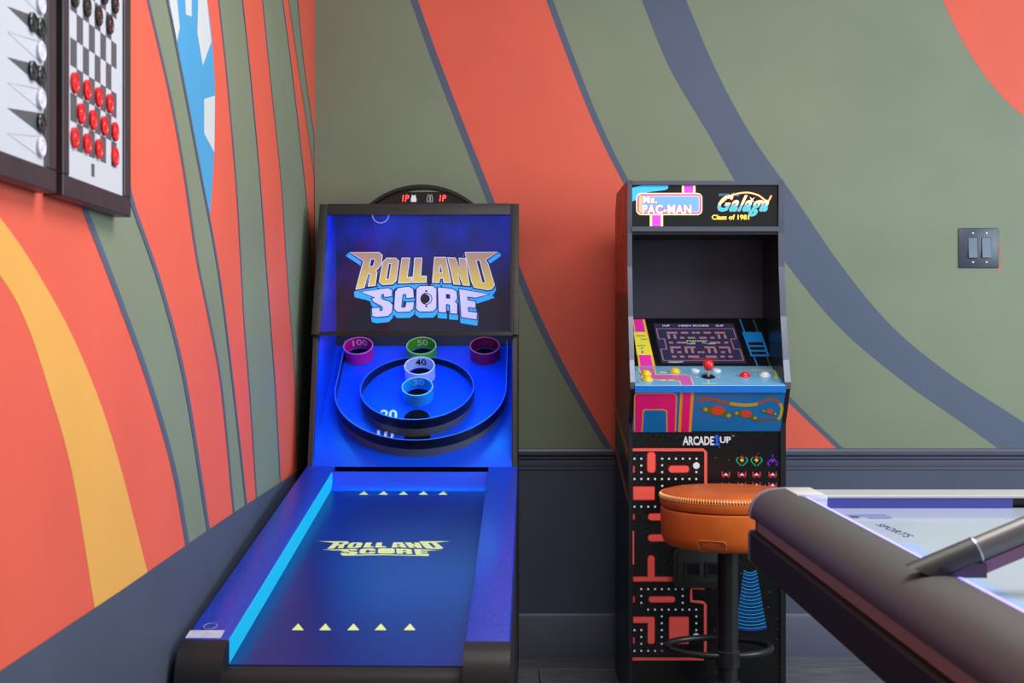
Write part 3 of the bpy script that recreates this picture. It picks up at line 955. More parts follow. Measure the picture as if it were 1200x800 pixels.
# ------------------------------------------------------------------ arcade cabinet
A = thing('arcade_cabinet', 'tall black upright video arcade cabinet with joystick, lit marquee and maze artwork', 'arcade cabinet', (0.621, 4.08, 0))
XL, XR, XI0, XI1 = 0.380, 0.8515, 0.392, 0.8355
M_CAB = mat('black_laminate', (22, 22, 25), 0.35, bump=0.15, bscale=90)
M_TM = mat('steel_blue_edge_moulding', (92, 96, 112), 0.3, metal=0.5)
prof = [(3.836, 0.0), (3.836, 0.86), (3.776, 0.965), (3.776, 0.985), (3.80, 1.05), (3.835, 1.18), (3.86, 1.33), (3.866, 1.43), (3.862, 1.47), (3.859, 1.575), (3.872, 1.592),
        (4.24, 1.592), (4.29, 1.54), (4.29, 0.0)]
for x0, x1 in ((XL, XI0), (XI1, XR)):
    sp = MB().prism_x(prof, x0, x1).build('side_panel', M_CAB, A)
    edge = MB()
    ep = prof[1:11]
    out = [(y - 0.0025, z) for y, z in ep]
    for i in range(len(ep) - 1):
        if i == 0:
            continue
        edge.ngon_prism([(x0 - 0.001, *out[i]), (x0 - 0.001, *out[i + 1]), (x0 - 0.001, *ep[i + 1]), (x0 - 0.001, *ep[i])],
                        [(x1 + 0.001, *out[i]), (x1 + 0.001, *out[i + 1]), (x1 + 0.001, *ep[i + 1]), (x1 + 0.001, *ep[i])])
    edge.build('edge_moulding', M_TM, sp)
    if x0 == XL:
        # printed side art
        PS = Plane((XL, 0, 0), (0, -1, 0), (0, 0, 1))
        for q, c in (([(3.866, 1.575), (4.235, 1.585), (4.28, 1.53), (4.28, 1.27), (3.855, 1.25)], (186, 62, 34)), ([(3.855, 1.25), (4.28, 1.27), (4.28, 0.86), (3.842, 0.74), (3.842, 0.86), (3.79, 0.97), (3.80, 1.04)], (96, 52, 26)),
                     ([(3.842, 0.74), (4.28, 0.86), (4.28, 0.02), (3.842, 0.02)], (14, 34, 58))):
            MB().poly(PS, [(-y, z) for y, z in q], 0.0004).build('side_art', mat('side_art_%d' % c[0], c, 0.4, var=0.35, nscale=14, stretch=(1, 1, 0.3)), sp)
        for dz, c in ((0.0, (170, 40, 30)), (0.02, (190, 140, 40)), (-0.10, (170, 40, 30)), (-0.12, (190, 140, 40))):
            MB().poly(PS, [(-3.842, 0.74 + dz), (-4.28, 0.86 + dz), (-4.28, 0.872 + dz), (-3.842, 0.752 + dz)], 0.0008).build('side_art_line', mat('side_line_%d' % c[0], c, 0.4), sp)
        for yb, zb in ((3.98, 1.43), (4.06, 1.405)):
            MB().lathe([(0.006, 0), (0.006, 0.002), (0, 0.003)], (XL, yb, zb), (-1, 0, 0), 12).build('bolt', M_GBLK, sp, smooth=True)
MB().box((XI0, 4.27, 0.0), (XI1, 4.285, 1.58)).build('rear_panel', M_CAB, A)
MB().box((XI0, 3.872, 1.575), (XI1, 4.27, 1.588)).build('top_panel', M_CAB, A)
MB().box((XI0, 3.868, 1.428), (XI1, 4.11, 1.436)).build('canopy_panel', M_CAB, A)
MB().box((XI0, 4.10, 1.165), (XI1, 4.112, 1.43)).build('hood_back_panel', mat('hood_aubergine', (38, 28, 52), 0.45), A)
for z0, z1 in ((1.436, 1.451), (1.576, 1.589)):
    MB().box((XI0, 3.859, z0), (XI1, 3.872, z1)).build('marquee_retainer', M_TM, A, bevel=0.001, bseg=1)
mq = MB().box((XI0, 3.868, 1.451), (XI1, 3.876, 1.576)).build('marquee', mat('marquee_black', (20, 20, 24), 0.2), A)
PM = Plane((0, 3.868, 0), (1, 0, 0), (0, 0, 1))


def pm(name, c, e=0.3, **k):
    return mat(name, c, 0.3, emis=c, estr=e, **k)


def flat(pl, pts, h, name, m, parent, holes=()):
    return MB().poly(pl, pl.uvs(pts), h, [pl.uvs(q) for q in holes]).build(name, m, parent)


flat(PM, [(740.5, 220), (752, 217.3), (783, 217.3), (783, 220.5), (780, 222.5), (760, 225), (750, 228), (747, 234), (740.5, 236)], 0.0004, 'marquee_print', pm('mq_blue', (66, 184, 236)), mq)
for x0, y0, x1, y1 in ((799, 217.3, 815, 227), (761.5, 250, 777, 265)):
    flat(PM, [(x0, y0), (x1, y0), (x1, y1), (x0, y1)], 0.0005, 'marquee_print', pm('mq_cream', (250, 240, 150)), mq)
    flat(PM, [(x0 + 2.6, y0), (x1 - 2.6, y0), (x1 - 2.6, y1), (x0 + 2.6, y1)], 0.0007, 'marquee_print', pm('mq_violet', (226, 70, 226)), mq)
for k, (d, c) in enumerate(((0, ('mq_cream', (250, 240, 150))), (0.9, ('mq_pink', (250, 190, 215))), (1.6, ('mq_magenta', (212, 30, 140))), (3.0, ('mq_pink', (250, 190, 215))), (4.2, ('mq_sky', (112, 168, 228))))):
    flat(PM, rrect(745.5 + d, 226 + d, 823 - d, 252 - d, 6 - d * 0.9), 0.001 + 0.0002 * k, 'marquee_print', pm(*c), mq)
flat(PM, rrect(748.8, 228.5, 752, 249.5, 1.4), 0.0021, 'marquee_print', pm('mq_peach', (248, 190, 130)), mq)


def outlined(pl, body, q, h, ms, parent, name, bold=0.045, shear=0.0, obold=0.11, g=0.0016, space=1.12):
    vs, fs = text2d(body, bold, shear, space)
    lettering(pl, body, q, h, obold, shear, space, grown=g).build(name, ms[0], parent)
    lettering(pl, body, q, h + 0.0003, bold, shear, space).build(name, ms[1], parent)


mqc = (pm('mq_magenta', (212, 30, 140)), pm('mq_letter', (255, 246, 206), 0.4))
outlined(PM, 'Ms.', pxbox(753, 229.5, 770, 238), 0.0024, mqc, mq, 'marquee_lettering')
outlined(PM, 'PAC-MAN', pxbox(752.5, 240, 810, 250.5), 0.0024, mqc, mq, 'marquee_lettering')
gq = [(838.5, 253.5), (897.5, 253.5), (903, 228.5), (844, 228.5)]
vsg = (pm('mq_red', (232, 80, 40)), mat('mq_aqua', (60, 190, 200), 0.3, emis='base', estr=0.6, grad=(-9, 9, (0, 0, 0), (0, 0, 0))))
zlo, zhi = PM.pt(*PM.uv(870, 253)).z, PM.pt(*PM.uv(870, 229)).z
vsg = (vsg[0], mat('mq_galaxy_fill', (60, 190, 200), 0.3, emis='base', estr=0.6, grad=(zlo, zhi, (30, 180, 205), (246, 226, 170), 0.5, 0.66)))
outlined(PM, 'Galaga', gq, 0.0016, vsg, mq, 'marquee_lettering', bold=0.028, shear=0.3, obold=0.042, g=0.0013, space=1.1)
sw_ = spline([(845, 238), (857, 229), (874, 225.6), (888, 228.5), (899, 235.5), (904, 229)], 6)
MB().ribbon(PM, PM.uvs(sw_), 0.006, 0.0, 0.0010).build('marquee_print', vsg[0], mq)
MB().ribbon(PM, PM.uvs(sw_), 0.0035, 0.0, 0.0013).build('marquee_print', pm('mq_sand', (240, 214, 130), 0.6), mq)
lettering(PM, 'Class of 1981', pxbox(834, 251.5, 878, 257.5), 0.0012, 0.035).build('marquee_lettering', pm('mq_amber', (250, 196, 70), 0.7), mq)
lettering(PM, 'won the', pxbox(842, 225, 866, 230), 0.0008, 0.0).build('marquee_lettering', pm('mq_dim_blue', (70, 140, 170), 0.5), mq)
st = []
for k in range(8):
    rr = 4.5 if k % 2 == 0 else 1.0
    st.append((881 + rr * math.cos(k * PI / 4 + 0.9), 234 + rr * math.sin(k * PI / 4 + 0.9)))
flat(PM, st, 0.0026, 'marquee_print', pm('mq_letter', (255, 246, 206), 0.7), mq)

# monitor
s0, s1 = Vector((0, 3.962, 1.027)), Vector((0, 4.086, 1.178))
PS2 = Plane(s0, (1, 0, 0), s1 - s0)
sl = (s1 - s0).length
mon = MB().slab(PS2, [(XI0, 0), (XI1, 0), (XI1, sl), (XI0, sl)], -0.012, 0.0).build('monitor_bezel', mat('bezel_black', (18, 18, 22), 0.15), A)
flat(PS2, [(741.5, 374), (755.5, 374), (768, 429), (748.5, 429)], 0.0003, 'bezel_print', mat('bz_gold', (226, 176, 50), 0.3), mon)
flat(PS2, [(742.5, 374), (753, 374), (765, 429), (750.5, 429)], 0.0005, 'bezel_print', mat('bz_magenta', (226, 40, 160), 0.3), mon)
flat(PS2, [(742.5, 389), (757, 389), (765, 416), (746.5, 416)], 0.0007, 'bezel_print', mat('bz_yellow', (228, 208, 62), 0.3), mon)
bzt = MB()
for x0, y0, x1, y1 in ((745, 393, 756, 394), (751, 397, 758, 398), (746, 404.5, 756, 405.5), (751, 407, 753, 409), (751.5, 411, 754, 414)):
    bzt.poly(PS2, PS2.uvs([(x0, y0), (x1, y0), (x1, y1), (x0, y1)]), 0.0009)
bzt.build('bezel_print', mat('bz_teal', (70, 130, 110), 0.3), mon)
for (x0, y0, x1, y1), c in (((866, 374, 887, 429), (20, 120, 190)), ((882, 374, 902, 429), (20, 92, 54))):
    flat(PS2, [(x0, y0), (x0 + 1.6, y0), (x1 + 1.6, y1), (x1, y1)], 0.0004, 'bezel_print', mat('bz_line_%d' % c[1], c, 0.3), mon)
flat(PS2, [(869.5, 389), (892, 389), (902, 417.5), (880, 417.5)], 0.0006, 'bezel_print', mat('bz_blue', (16, 120, 200), 0.3), mon)
for y0 in (401, 406.5, 412):
    flat(PS2, [(876.5 + (y0 - 401) * 0.33, y0), (893.5 + (y0 - 401) * 0.33, y0), (894.8 + (y0 - 401) * 0.33, y0 + 3.4), (877.6 + (y0 - 401) * 0.33, y0 + 3.4)], 0.0008, 'bezel_print', mat('bz_black', (14, 16, 24), 0.3), mon)
scr_q = [Vector(PS2.uv(*p)) for p in ((775.5, 425.5), (875, 425.5), (859.5, 379), (765.5, 379))]
scr = MB().poly(PS2, [tuple(p) for p in scr_q], 0.0003).build('screen', mat('screen_indigo', (40, 36, 62), 0.12, emis=(44, 40, 70), estr=0.35), mon)


def sq_uv(s, t):
    p = (scr_q[0] * (1 - s) + scr_q[1] * s) * (1 - t) + (scr_q[3] * (1 - s) + scr_q[2] * s) * t
    return tuple(p)


rnd = random.Random(3)
walls = MB()


def bar(mb, fn, pl, x0, y0, x1, y1, h, P=None):
    mb.poly(pl, [fn(x0, y0), fn(x1, y0), fn(x1, y1), fn(x0, y1)], h)


bw = 0.012
for x0, y0, x1, y1 in ((0.02, 0.06, 0.98, 0.06 + bw), (0.02, 0.86, 0.98, 0.86 + bw), (0.02, 0.06, 0.02 + bw, 0.34), (0.98 - bw, 0.06, 0.98, 0.34), (0.02, 0.6, 0.02 + bw, 0.86), (0.98 - bw, 0.6, 0.98, 0.86),
                       (0.02, 0.34, 0.09, 0.355), (0.91, 0.34, 0.98, 0.355), (0.02, 0.6, 0.09, 0.615), (0.91, 0.6, 0.98, 0.615), (0.09, 0.34, 0.102, 0.615), (0.898, 0.34, 0.91, 0.615)):
    bar(walls, sq_uv, PS2, x0, y0, x1, y1, 0.0005)
blocks = []
for r, ry in enumerate((0.14, 0.25, 0.37, 0.49, 0.61, 0.74)):
    x = 0.14
    while x < 0.47:
        wl_ = rnd.choice((0.05, 0.09, 0.13))
        if rnd.random() < 0.35:
            blocks.append((x, ry, x + 0.03, min(ry + 0.11, 0.82)))
            x += 0.075
        else:
            blocks.append((x, ry, min(x + wl_, 0.495), ry + 0.045))
            x += wl_ + 0.045
for x0, y0, x1, y1 in blocks:
    bar(walls, sq_uv, PS2, x0, y0, x1, y1, 0.0005)
    bar(walls, sq_uv, PS2, 1 - x1, y0, 1 - x0, y1, 0.0005)
walls.build('screen_print', mat('screen_mauve', (132, 98, 108), 0.2, emis=(150, 104, 112), estr=0.35), scr)
sdots = MB()
for i in range(30):
    for j in range(18):
        bar(sdots, sq_uv, PS2, 0.05 + i * 0.031, 0.10 + j * 0.0425, 0.054 + i * 0.031, 0.107 + j * 0.0425, 0.0004)
sdots.build('screen_print', mat('screen_slate', (70, 84, 120), 0.2, emis=(70, 84, 120), estr=0.4), scr)
stx = MB()
for body, q in (('1UP', (0.11, 0.92, 0.2, 0.965)), ('HIGH SCORE', (0.31, 0.92, 0.68, 0.965)), ('2UP', (0.77, 0.92, 0.87, 0.965)), ('CREDIT', (0.08, 0.008, 0.26, 0.045))):
    vs, fs = text2d(body, 0.02)
    stx.add([PS2.pt(*sq_uv(q[0] + (q[2] - q[0]) * s, q[1] + (q[3] - q[1]) * t), 0.0007) for s, t in vs], fs)
stx.build('screen_lettering', mat('screen_white', (170, 170, 190), 0.2, emis=(190, 190, 210), estr=0.4), scr)
sc2 = MB()
for x0, y0, x1, y1 in ((0.36, 0.54, 0.62, 0.565), (0.36, 0.47, 0.46, 0.49), (0.6, 0.47, 0.7, 0.49)):
    for k in range(8):
        xx = x0 + (x1 - x0) * k / 8
        bar(sc2, sq_uv, PS2, xx, y0, xx + (x1 - x0) * 0.085, y1, 0.0009)
sc2.build('screen_print', mat('screen_teal', (140, 176, 150), 0.2, emis=(140, 176, 150), estr=0.4), scr)
sc3 = MB()
for k in range(9):
    bar(sc3, sq_uv, PS2, 0.38 + k * 0.035, 0.1, 0.40 + k * 0.035, 0.125, 0.0009)
sc3.build('screen_print', mat('screen_red', (170, 40, 44), 0.2, emis=(190, 40, 44), estr=0.4), scr)

# control deck
d0, d1 = Vector((0, 3.766, 0.976)), Vector((0, 3.962, 1.028))
PD = Plane(d0, (1, 0, 0), d1 - d0)
dl_ = (d1 - d0).length
deck = MB().slab(PD, [(XI0, 0), (XI1, 0), (XI1, dl_), (XI0, dl_)], -0.014, 0.0).build('control_deck', mat('deck_light_blue', (112, 172, 212), 0.22), A, bevel=0.001, bseg=1)
MB().box((XI0, 3.764, 0.955), (XI1, 3.7665, 0.9745)).build('deck_lip', mat('lip_blue', (8, 104, 196), 0.3), deck)
for g_, c, h in ((1.2, (244, 214, 130), 0.0003), (0.0, (206, 96, 178), 0.0005)):
    flat(PD, [(749 - g_, 430.5), (766 + g_, 430.5), (768 + g_, 439.2 - g_ * 0.5), (803, 439.2 - g_ * 0.5), (809 + g_, 441.5), (812 + g_, 451.2), (799 - g_, 451.2), (797 - g_, 446 + g_ * .5), (755 - g_, 444 + g_ * .5)], h, 'deck_print', mat('deck_print_%d' % c[1], c, 0.3), deck)
flat(PD, [(906, 434), (908.5, 434), (911, 438), (911.5, 444), (908, 444), (908, 438)], 0.0004, 'deck_print', mat('deck_lime', (196, 210, 70), 0.3), deck)
dtx = MB()
for x0, y0, x1, y1 in ((867, 434.6, 905, 435.2), (880, 433, 905, 433.7), (822, 449, 840, 449.8), (815, 441.5, 818, 442.7), (841, 441.5, 844, 442.7), (860, 438, 863, 439), (883, 438, 886, 439), (773, 435.5, 781, 437.5), (774, 444.5, 780, 446.5), (784, 444.5, 790, 446.5)):
    dtx.poly(PD, PD.uvs([(x0, y0), (x1, y0), (x1, y1), (x0, y1)]), 0.0006)
dtx.build('deck_marks', mat('deck_cream', (214, 206, 150), 0.3), deck, kind='stuff')
for x, y, r, c in ((757, 437.2, 0.0165, (240, 200, 30)), (758.5, 443.8, 0.0165, (240, 200, 30)), (791, 434.4, 0.0165, (240, 200, 30)), (814.6, 433.4, 0.013, (226, 230, 238)),
                   (840, 433.4, 0.013, (226, 230, 238)), (873, 439.2, 0.0165, (226, 36, 40)), (896.5, 439.2, 0.0165, (232, 236, 244))):
    a_, b_ = PD.uv(x, y + 1.5)
    bt = MB().lathe([(r, 0), (r, 0.004), (r * 0.9, 0.006), (r * 0.72, 0.006), (r * 0.72, 0.004)], PD.pt(a_, b_), PD.n, 24, caps=False).build('push_button', mat('button_%d_%d' % (c[0], c[1]), c, 0.2), A, smooth=True)
    hh = 0.012 if r > 0.015 else 0.006
    MB().lathe([(r * 0.72, 0.003), (r * 0.72, hh - 0.003), (r * 0.55, hh), (0, hh + 0.0008)], PD.pt(a_, b_), PD.n, 24).build('plunger', mat('button_%d_%d' % (c[0], c[1]), c, 0.2), bt, smooth=True)
a_, b_ = PD.uv(830, 441.7)
js = MB().lathe([(0.0205, 0), (0.0205, 0.0025), (0.0185, 0.0035), (0, 0.0035)], PD.pt(a_, b_), PD.n, 28).build('joystick', M_GBLK, A, smooth=True)
jb = PD.pt(a_, b_)
jt = Vector((jb.x, jb.y - 0.002, jb.z + 0.036))
MB().tube([jb, jt], 0.0042, 10).build('shaft', mat('chrome_shaft', (200, 205, 215), 0.2, 0.9), js, smooth=True)
MB().lathe([(0.0165 * math.sin(PI * k / 12), -0.0165 * math.cos(PI * k / 12)) for k in range(13)], jt, (0, 0, 1), 24).build('ball_top', mat('red_ball', (226, 44, 40), 0.2), js, smooth=True)
for x, y in ((744.7, 433), (747.3, 447.5), (909.5, 433.5), (915.5, 448)):
    a_, b_ = PD.uv(x, y)
    MB().lathe([(0.003, 0), (0.003, 0.001), (0, 0.0015)], PD.pt(a_, b_), PD.n, 10).build('screw', M_GBLK, deck)

# upper art panel under the deck
k0, k1 = Vector((0, 3.84, 0.8355)), Vector((0, 3.77, 0.957))
PK = Plane(k0, (1, 0, 0), k1 - k0)
kl = (k1 - k0).length
kp = MB().slab(PK, [(XI0, 0), (XI1, 0), (XI1, kl), (XI0, kl)], -0.01, 0.0).build('art_panel', mat('art_blue', (14, 118, 188), 0.25), A)
c_gold, c_pink = mat('art_gold', (244, 160, 36), 0.3), mat('art_pink', (238, 26, 128), 0.3)


def arch(d):
    return [(743 + d, 506), (743 + d, 464), (744 + d, 461.5 + d * 0.6), (747 + d, 460 + d), (789 - d, 460 + d), (792 - d, 461.5 + d * 0.6), (793.5 - d, 464), (792 - d, 506)]


flat(PK, arch(0), 0.0003, 'art_print', c_gold, kp)
flat(PK, arch(1.4), 0.0005, 'art_print', c_pink, kp)
flat(PK, [(751.5, 506), (753, 481), (755.5, 479), (778, 479), (782, 481), (782.5, 506)], 0.0007, 'art_print', c_gold, kp)
flat(PK, [(753, 506), (754.5, 482), (757, 480.3), (777, 480.3), (780.5, 482), (781, 506)], 0.0009, 'art_print', MATS['art_blue'], kp)
flat(PK, [(797.5, 456), (813.5, 456), (810, 506), (794.5, 506)], 0.0003, 'art_print', c_gold, kp)
flat(PK, [(800.5, 456), (810, 456), (807, 506), (798, 506)], 0.0005, 'art_print', c_pink, kp)
rib = spline([(817, 468.5), (833, 467.5), (852, 472), (870, 474.5), (888, 473), (903, 467), (914, 472.5)], 6)
MB().ribbon(PK, PK.uvs(rib), 0.009, 0.0, 0.0004).build('art_print', mat('art_rust', (176, 82, 52), 0.3), kp)
MB().ribbon(PK, PK.uvs(rib[13:25]), 0.0105, 0.0, 0.0007).build('art_print', mat('art_ochre', (196, 170, 40), 0.3), kp)
MB().ribbon(PK, PK.uvs([(914, 472.5), (916.5, 478), (915, 486), (912, 491.5)]), 0.009, 0.0, 0.0006).build('art_print', mat('art_ochre', (196, 170, 40), 0.3), kp)
MB().ribbon(PK, PK.uvs([(913, 491.5), (900, 490.5), (890, 492.5), (882, 491)]), 0.008, 0.0, 0.0005).build('art_print', mat('art_brown', (122, 84, 50), 0.3), kp)
for x, y, s_ in ((841, 480.5, 1.0), (874.5, 484.5, 0.8), (902, 481.5, 0.5)):
    fl_ = [(x - 22 * s_, y - 2 * s_), (x - 8 * s_, y - 5 * s_), (x + 8 * s_, y - 1 * s_), (x + 19 * s_, y + 8 * s_), (x + 8 * s_, y + 8 * s_), (x - 10 * s_, y + 4 * s_)]
    flat(PK, fl_, 0.0008, 'art_print', mat('art_olive', (86, 112, 50), 0.3), kp)
    flat(PK, circ(x, y, 8 * s_, 5.5 * s_, 14), 0.001, 'art_print', mat('art_scarlet', (224, 74, 48), 0.3), kp)
    for dx, dy in ((-14, -1), (13, 6)):
        flat(PK, circ(x + dx * s_, y + dy * s_, 2.6 * s_, 2.4 * s_, 10), 0.0011, 'art_print', mat('art_ochre', (196, 170, 40), 0.3), kp)

# lower front panel
lpn = MB().box((XI0, 3.845, 0.0), (XI1, 3.857, 0.836)).build('front_panel', mat('gloss_black_panel', (17, 17, 19), 0.2, bump=0.35, bscale=130), A)
PN = Plane((0, 3.845, 0), (1, 0, 0), (0, 0, 1))
lettering(PN, 'ARCADE', pxbox(800, 511, 836.5, 521.5), 0.0006, 0.03).build('front_lettering', mat('front_white', (214, 216, 224), 0.3), lpn)
flat(PN, [(836.8, 521.8), (836.8, 519.4), (838.9, 519.4), (838.9, 513.6), (836.9, 513.6), (836.9, 511.6), (839.2, 509.4), (841.6, 509.4), (841.6, 519.4), (843.4, 519.4), (843.4, 521.8)], 0.0006, 'front_lettering', mat('front_blue', (26, 92, 220), 0.3), lpn)
lettering(PN, 'UP', pxbox(843.5, 511.5, 856.5, 519), 0.0006, 0.03).build('front_lettering', MATS['front_white'], lpn)
lettering(PN, 'TM', pxbox(857.5, 510, 860.5, 511.2), 0.0006).build('front_lettering', MATS['front_white'], lpn)
M_CORAL = mat('front_coral', (246, 92, 82), 0.25)
M_CRED = mat('front_red_edge', (206, 32, 40), 0.25)
for path in ([(741, 526.8), (824, 526.8), (827, 529.5), (827, 571)], [(826, 689), (810, 689), (810, 704), (824, 705.5), (826.5, 708), (826.5, 768), (824, 771.8), (741, 771.8)],
             [(741.5, 622), (741.5, 661)]):
    MB().ribbon(PN, PN.uvs(path), 0.0085, 0.0, 0.0007).build('maze_line', M_CORAL, lpn)
bars = []
for x0, y0, x1, y1, r in ((758, 529, 768.5, 554, 4), (783, 545, 808, 554, 4.4), (741.5, 569.5, 767.5, 586, 1.5), (784, 570, 791, 590, 3), (809, 570, 826, 577, 3),
                          (759, 601, 790, 610, 4.4), (759, 625.5, 790, 634.5, 4.4), (758.5, 650, 767.5, 681, 4.4), (741.5, 675, 795, 681.5, 1),
                          (741.5, 545.5, 744, 554, 1), (741.5, 602, 744, 609, 1), (759.5, 698, 791.5, 706, 3.9), (741.5, 722, 767, 730, 1), (758.5, 722, 767.5, 754.5, 3), (783.5, 722, 807.5, 754.5, 2),
                          (741.5, 698, 744, 706, 1), (741.5, 746, 744, 754, 1)):
    bars.append((x0, y0, x1, y1, r))
for k, (x0, y0, x1, y1, r) in enumerate(bars):
    e = k * 0.00004
    MB().poly(PN, PN.uvs(rrect(x0, y0, x1, y1, min(r, (x1 - x0) / 2.1, (y1 - y0) / 2.1), 3)), 0.0003 + e).build('maze_bar_edge', M_CRED, lpn)
    MB().poly(PN, PN.uvs(rrect(x0 + 0.8, y0 + 0.8, x1 - 0.8, y1 - 0.8, max(0.3, min(r - 0.8, (x1 - x0) / 2.3 - 0.8, (y1 - y0) / 2.3 - 0.8)), 3)), 0.0012 + e).build('maze_bar', M_CORAL, lpn)
fd = MB()
dots = [(743.5 + 8.05 * i, 561) for i in range(10)] + [(776 + 8.05 * i, 537.3) for i in range(6)] + [(751.5, 537.3 + 8 * i) for i in range(3)] + [(743.5, 537.3)] + \
       [(776, 545 + 8 * i) for i in range(2)] + [(816, 553)] + [(743.5 + 8.05 * i, 593.5) for i in range(4)] + [(776, 569), (800, 569)] + \
       [(751.5 + 8.05 * i, 690) for i in range(7)] + [(751.5, 698), (751.5, 706)] + [(759.5 + 8.05 * i, 714) for i in range(8)] + [(800, 698), (800, 706)] + \
       [(775.5, 722 + 8 * i) for i in range(6)] + [(816, 722 + 8 * i) for i in range(3)] + [(743.5 + 8.05 * i, 738) for i in range(2)] + [(743.5 + 8.05 * i, 762.3) for i in range(8)] + [(751.5, 746), (751.5, 754)]
for x, y in dots:
    fd.poly(PN, PN.uvs([(x - 1.1, y - 1.1), (x + 1.1, y - 1.1), (x + 1.1, y + 1.1), (x - 1.1, y + 1.1)]), 0.0006)
for x, y in ((816, 545.3), (815.7, 745.5)):
    fd.poly(PN, PN.uvs(circ(x, y, 4.1, seg=8)), 0.0006)
fd.build('maze_dots', mat('front_dot', (226, 222, 236), 0.25), lpn, kind='stuff')
rn = random.Random(11)
stars = MB()
for k in range(46):
    x, y = rn.uniform(830, 914), rn.uniform(520, 790)
    stars.poly(PN, PN.uvs(circ(x, y, 0.55, seg=5)), 0.0004)
stars.build('printed_stars', mat('front_star', (150, 140, 120), 0.3), lpn, kind='stuff')


def emblem(cx, cy, px, cols):
    """plain symmetrical pixel ornament, not a copy of any game figure"""
    for rowset, m in cols:
        mb = MB()
        for i, j in rowset:
            for s in ((-1, 1) if i else (1,)):
                x, y = cx + s * i * px, cy + j * px
                mb.poly(PN, PN.uvs([(x - px / 2, y - px / 2), (x + px / 2, y - px / 2), (x + px / 2, y + px / 2), (x - px / 2, y + px / 2)]), 0.0005)
        mb.build('front_print', m, lpn)


E_T, E_Y, E_P, E_R, E_W = mat('em_teal', (24, 160, 128), 0.3), mat('em_yellow', (214, 200, 50), 0.3), mat('em_violet', (88, 36, 214), 0.3), mat('em_red', (220, 44, 50), 0.3), mat('em_white', (214, 214, 236), 0.3)
for x in (869.5, 886.5):
    emblem(x, 539, 1.5, (([(3, -2), (4, -1), (4, 0), (4, 1), (3, 2), (2, 3), (1, 4)], E_T), ([(0, -1), (0, 0), (1, 0), (0, 1)], E_Y), ([(1, -2), (0, -3)], E_R)))
emblem(905.5, 539, 1.5, (([(0, -4), (0, -3), (1, -1), (2, 0), (3, 1), (4, 2), (4, 3), (3, 4), (3, 3), (2, 1), (1, 0)], E_P), ([(0, 0), (0, 1)], E_R)))
for yy in (556, 568.5):
    for x in (850.5, 869.5, 886.5, 905.5):
        emblem(x, yy, 1.4, (([(3, -2), (3, -1), (3, 0), (3, 1), (2, 0), (1, 1), (2, 2)], E_R), ([(0, -1), (0, 0), (1, 0)], E_W), ([(0, 1)], E_P)))
# concentric beam of blue arcs
for col, off, nm in (((30, 190, 200), 0.0, 'em_cyan'), ((20, 60, 214), 2.1, 'em_cobalt')):
    mb = MB()
    for k in range(17):
        yy = 668 + off + k * 4.15
        hw = 7.5 + (yy - 668) * 0.155
        xc = 879 + (yy - 668) * 0.02
        pts = [(xc + hw * t, yy + 3.0 * (1 - t * t) - (1.0 if k else 0)) for t in [-1 + 0.25 * q for q in range(9)]]
        mb.ribbon(PN, PN.uvs(pts), 0.0024, 0.0, 0.0004)
    mb.build('front_print', mat(nm, col, 0.3), lpn)
# coin door
cd = MB().slab(PN, PN.uvs(rrect(788, 642, 857, 688, 7)), 0.0, 0.010).build('coin_door', mat('coin_door_black', (24, 24, 27), 0.5), A, bevel=0.002)
MB().slab(PN, PN.uvs(rrect(793, 646, 852, 683, 5)), 0.010, 0.013).build('coin_door_inset', MATS['coin_door_black'], cd, bevel=0.001)
for x in (803, 827):
    MB().ribbon(PN, PN.uvs([(x, 658), (x + 16, 658), (x + 16, 674), (x, 674)]), 0.005, 0.013, 0.017, True).build('coin_slot_frame', MATS['coin_door_black'], cd)
    MB().slab(PN, PN.uvs([(x + 2, 660), (x + 14, 660), (x + 14, 672), (x + 2, 672)]), 0.013, 0.0145).build('coin_button', M_GBLK, cd)

# ------------------------------------------------------------------ bar stool
SX, SY = (853 - CX) * 3.55 / F, 3.55
S = thing('bar_stool', 'round tan leather bar stool on black pedestal before the arcade cabinet', 'bar stool', (SX, SY, 0))
M_LEA = mat('tan_leather', (206, 98, 30), 0.36, var=0.1, nscale=14, bump=0.12, bscale=180)
M_BLKM = mat('black_powder_coat', (26, 26, 29), 0.35)
M_STI = mat('cream_stitch', (244, 200, 130), 0.5)
zt = 0.694
MB().lathe([(0, zt - 0.045), (0.178, zt - 0.045), (0.184, zt - 0.042), (0.187, zt - 0.034), (0.188, zt - 0.022), (0.186, zt - 0.012), (0.180, zt - 0.005), (0.168, zt - 0.001), (0.1, zt + 0.003), (0, zt + 0.004)], (SX, SY, 0), seg=64).build('seat_cushion', M_LEA, S, smooth=True)
MB().tube([(SX + 0.1872 * math.cos(2 * PI * k / 64), SY + 0.1872 * math.sin(2 * PI * k / 64), zt - 0.012) for k in range(64)], 0.0022, 6, True).build('seam_welt', M_LEA, S, smooth=True)
stt = MB()
NS = 150
for k in range(NS):
    a = 2 * PI * k / NS
    p0 = (SX + 0.1835 * math.cos(a), SY + 0.1835 * math.sin(a), zt - 0.0065)
    p1 = (SX + 0.1888 * math.cos(a + 0.012), SY + 0.1888 * math.sin(a + 0.012), zt - 0.018)
    stt.tube([p0, ((p0[0] + p1[0]) / 2 * 1.0 + 0.0025 * math.cos(a), (p0[1] + p1[1]) / 2 + 0.0025 * math.sin(a), zt - 0.011), p1], 0.0012, 5)
stt.build('stitching', M_STI, S, kind='stuff')
MB().lathe([(0, zt - 0.15), (0.158, zt - 0.15), (0.170, zt - 0.147), (0.178, zt - 0.138), (0.184, zt - 0.12), (0.186, zt - 0.06), (0.185, zt - 0.05), (0.180, zt - 0.046), (0, zt - 0.046)], (SX, SY, 0), seg=64).build('seat_base', M_LEA, S, smooth=True)
pt_ = MB()
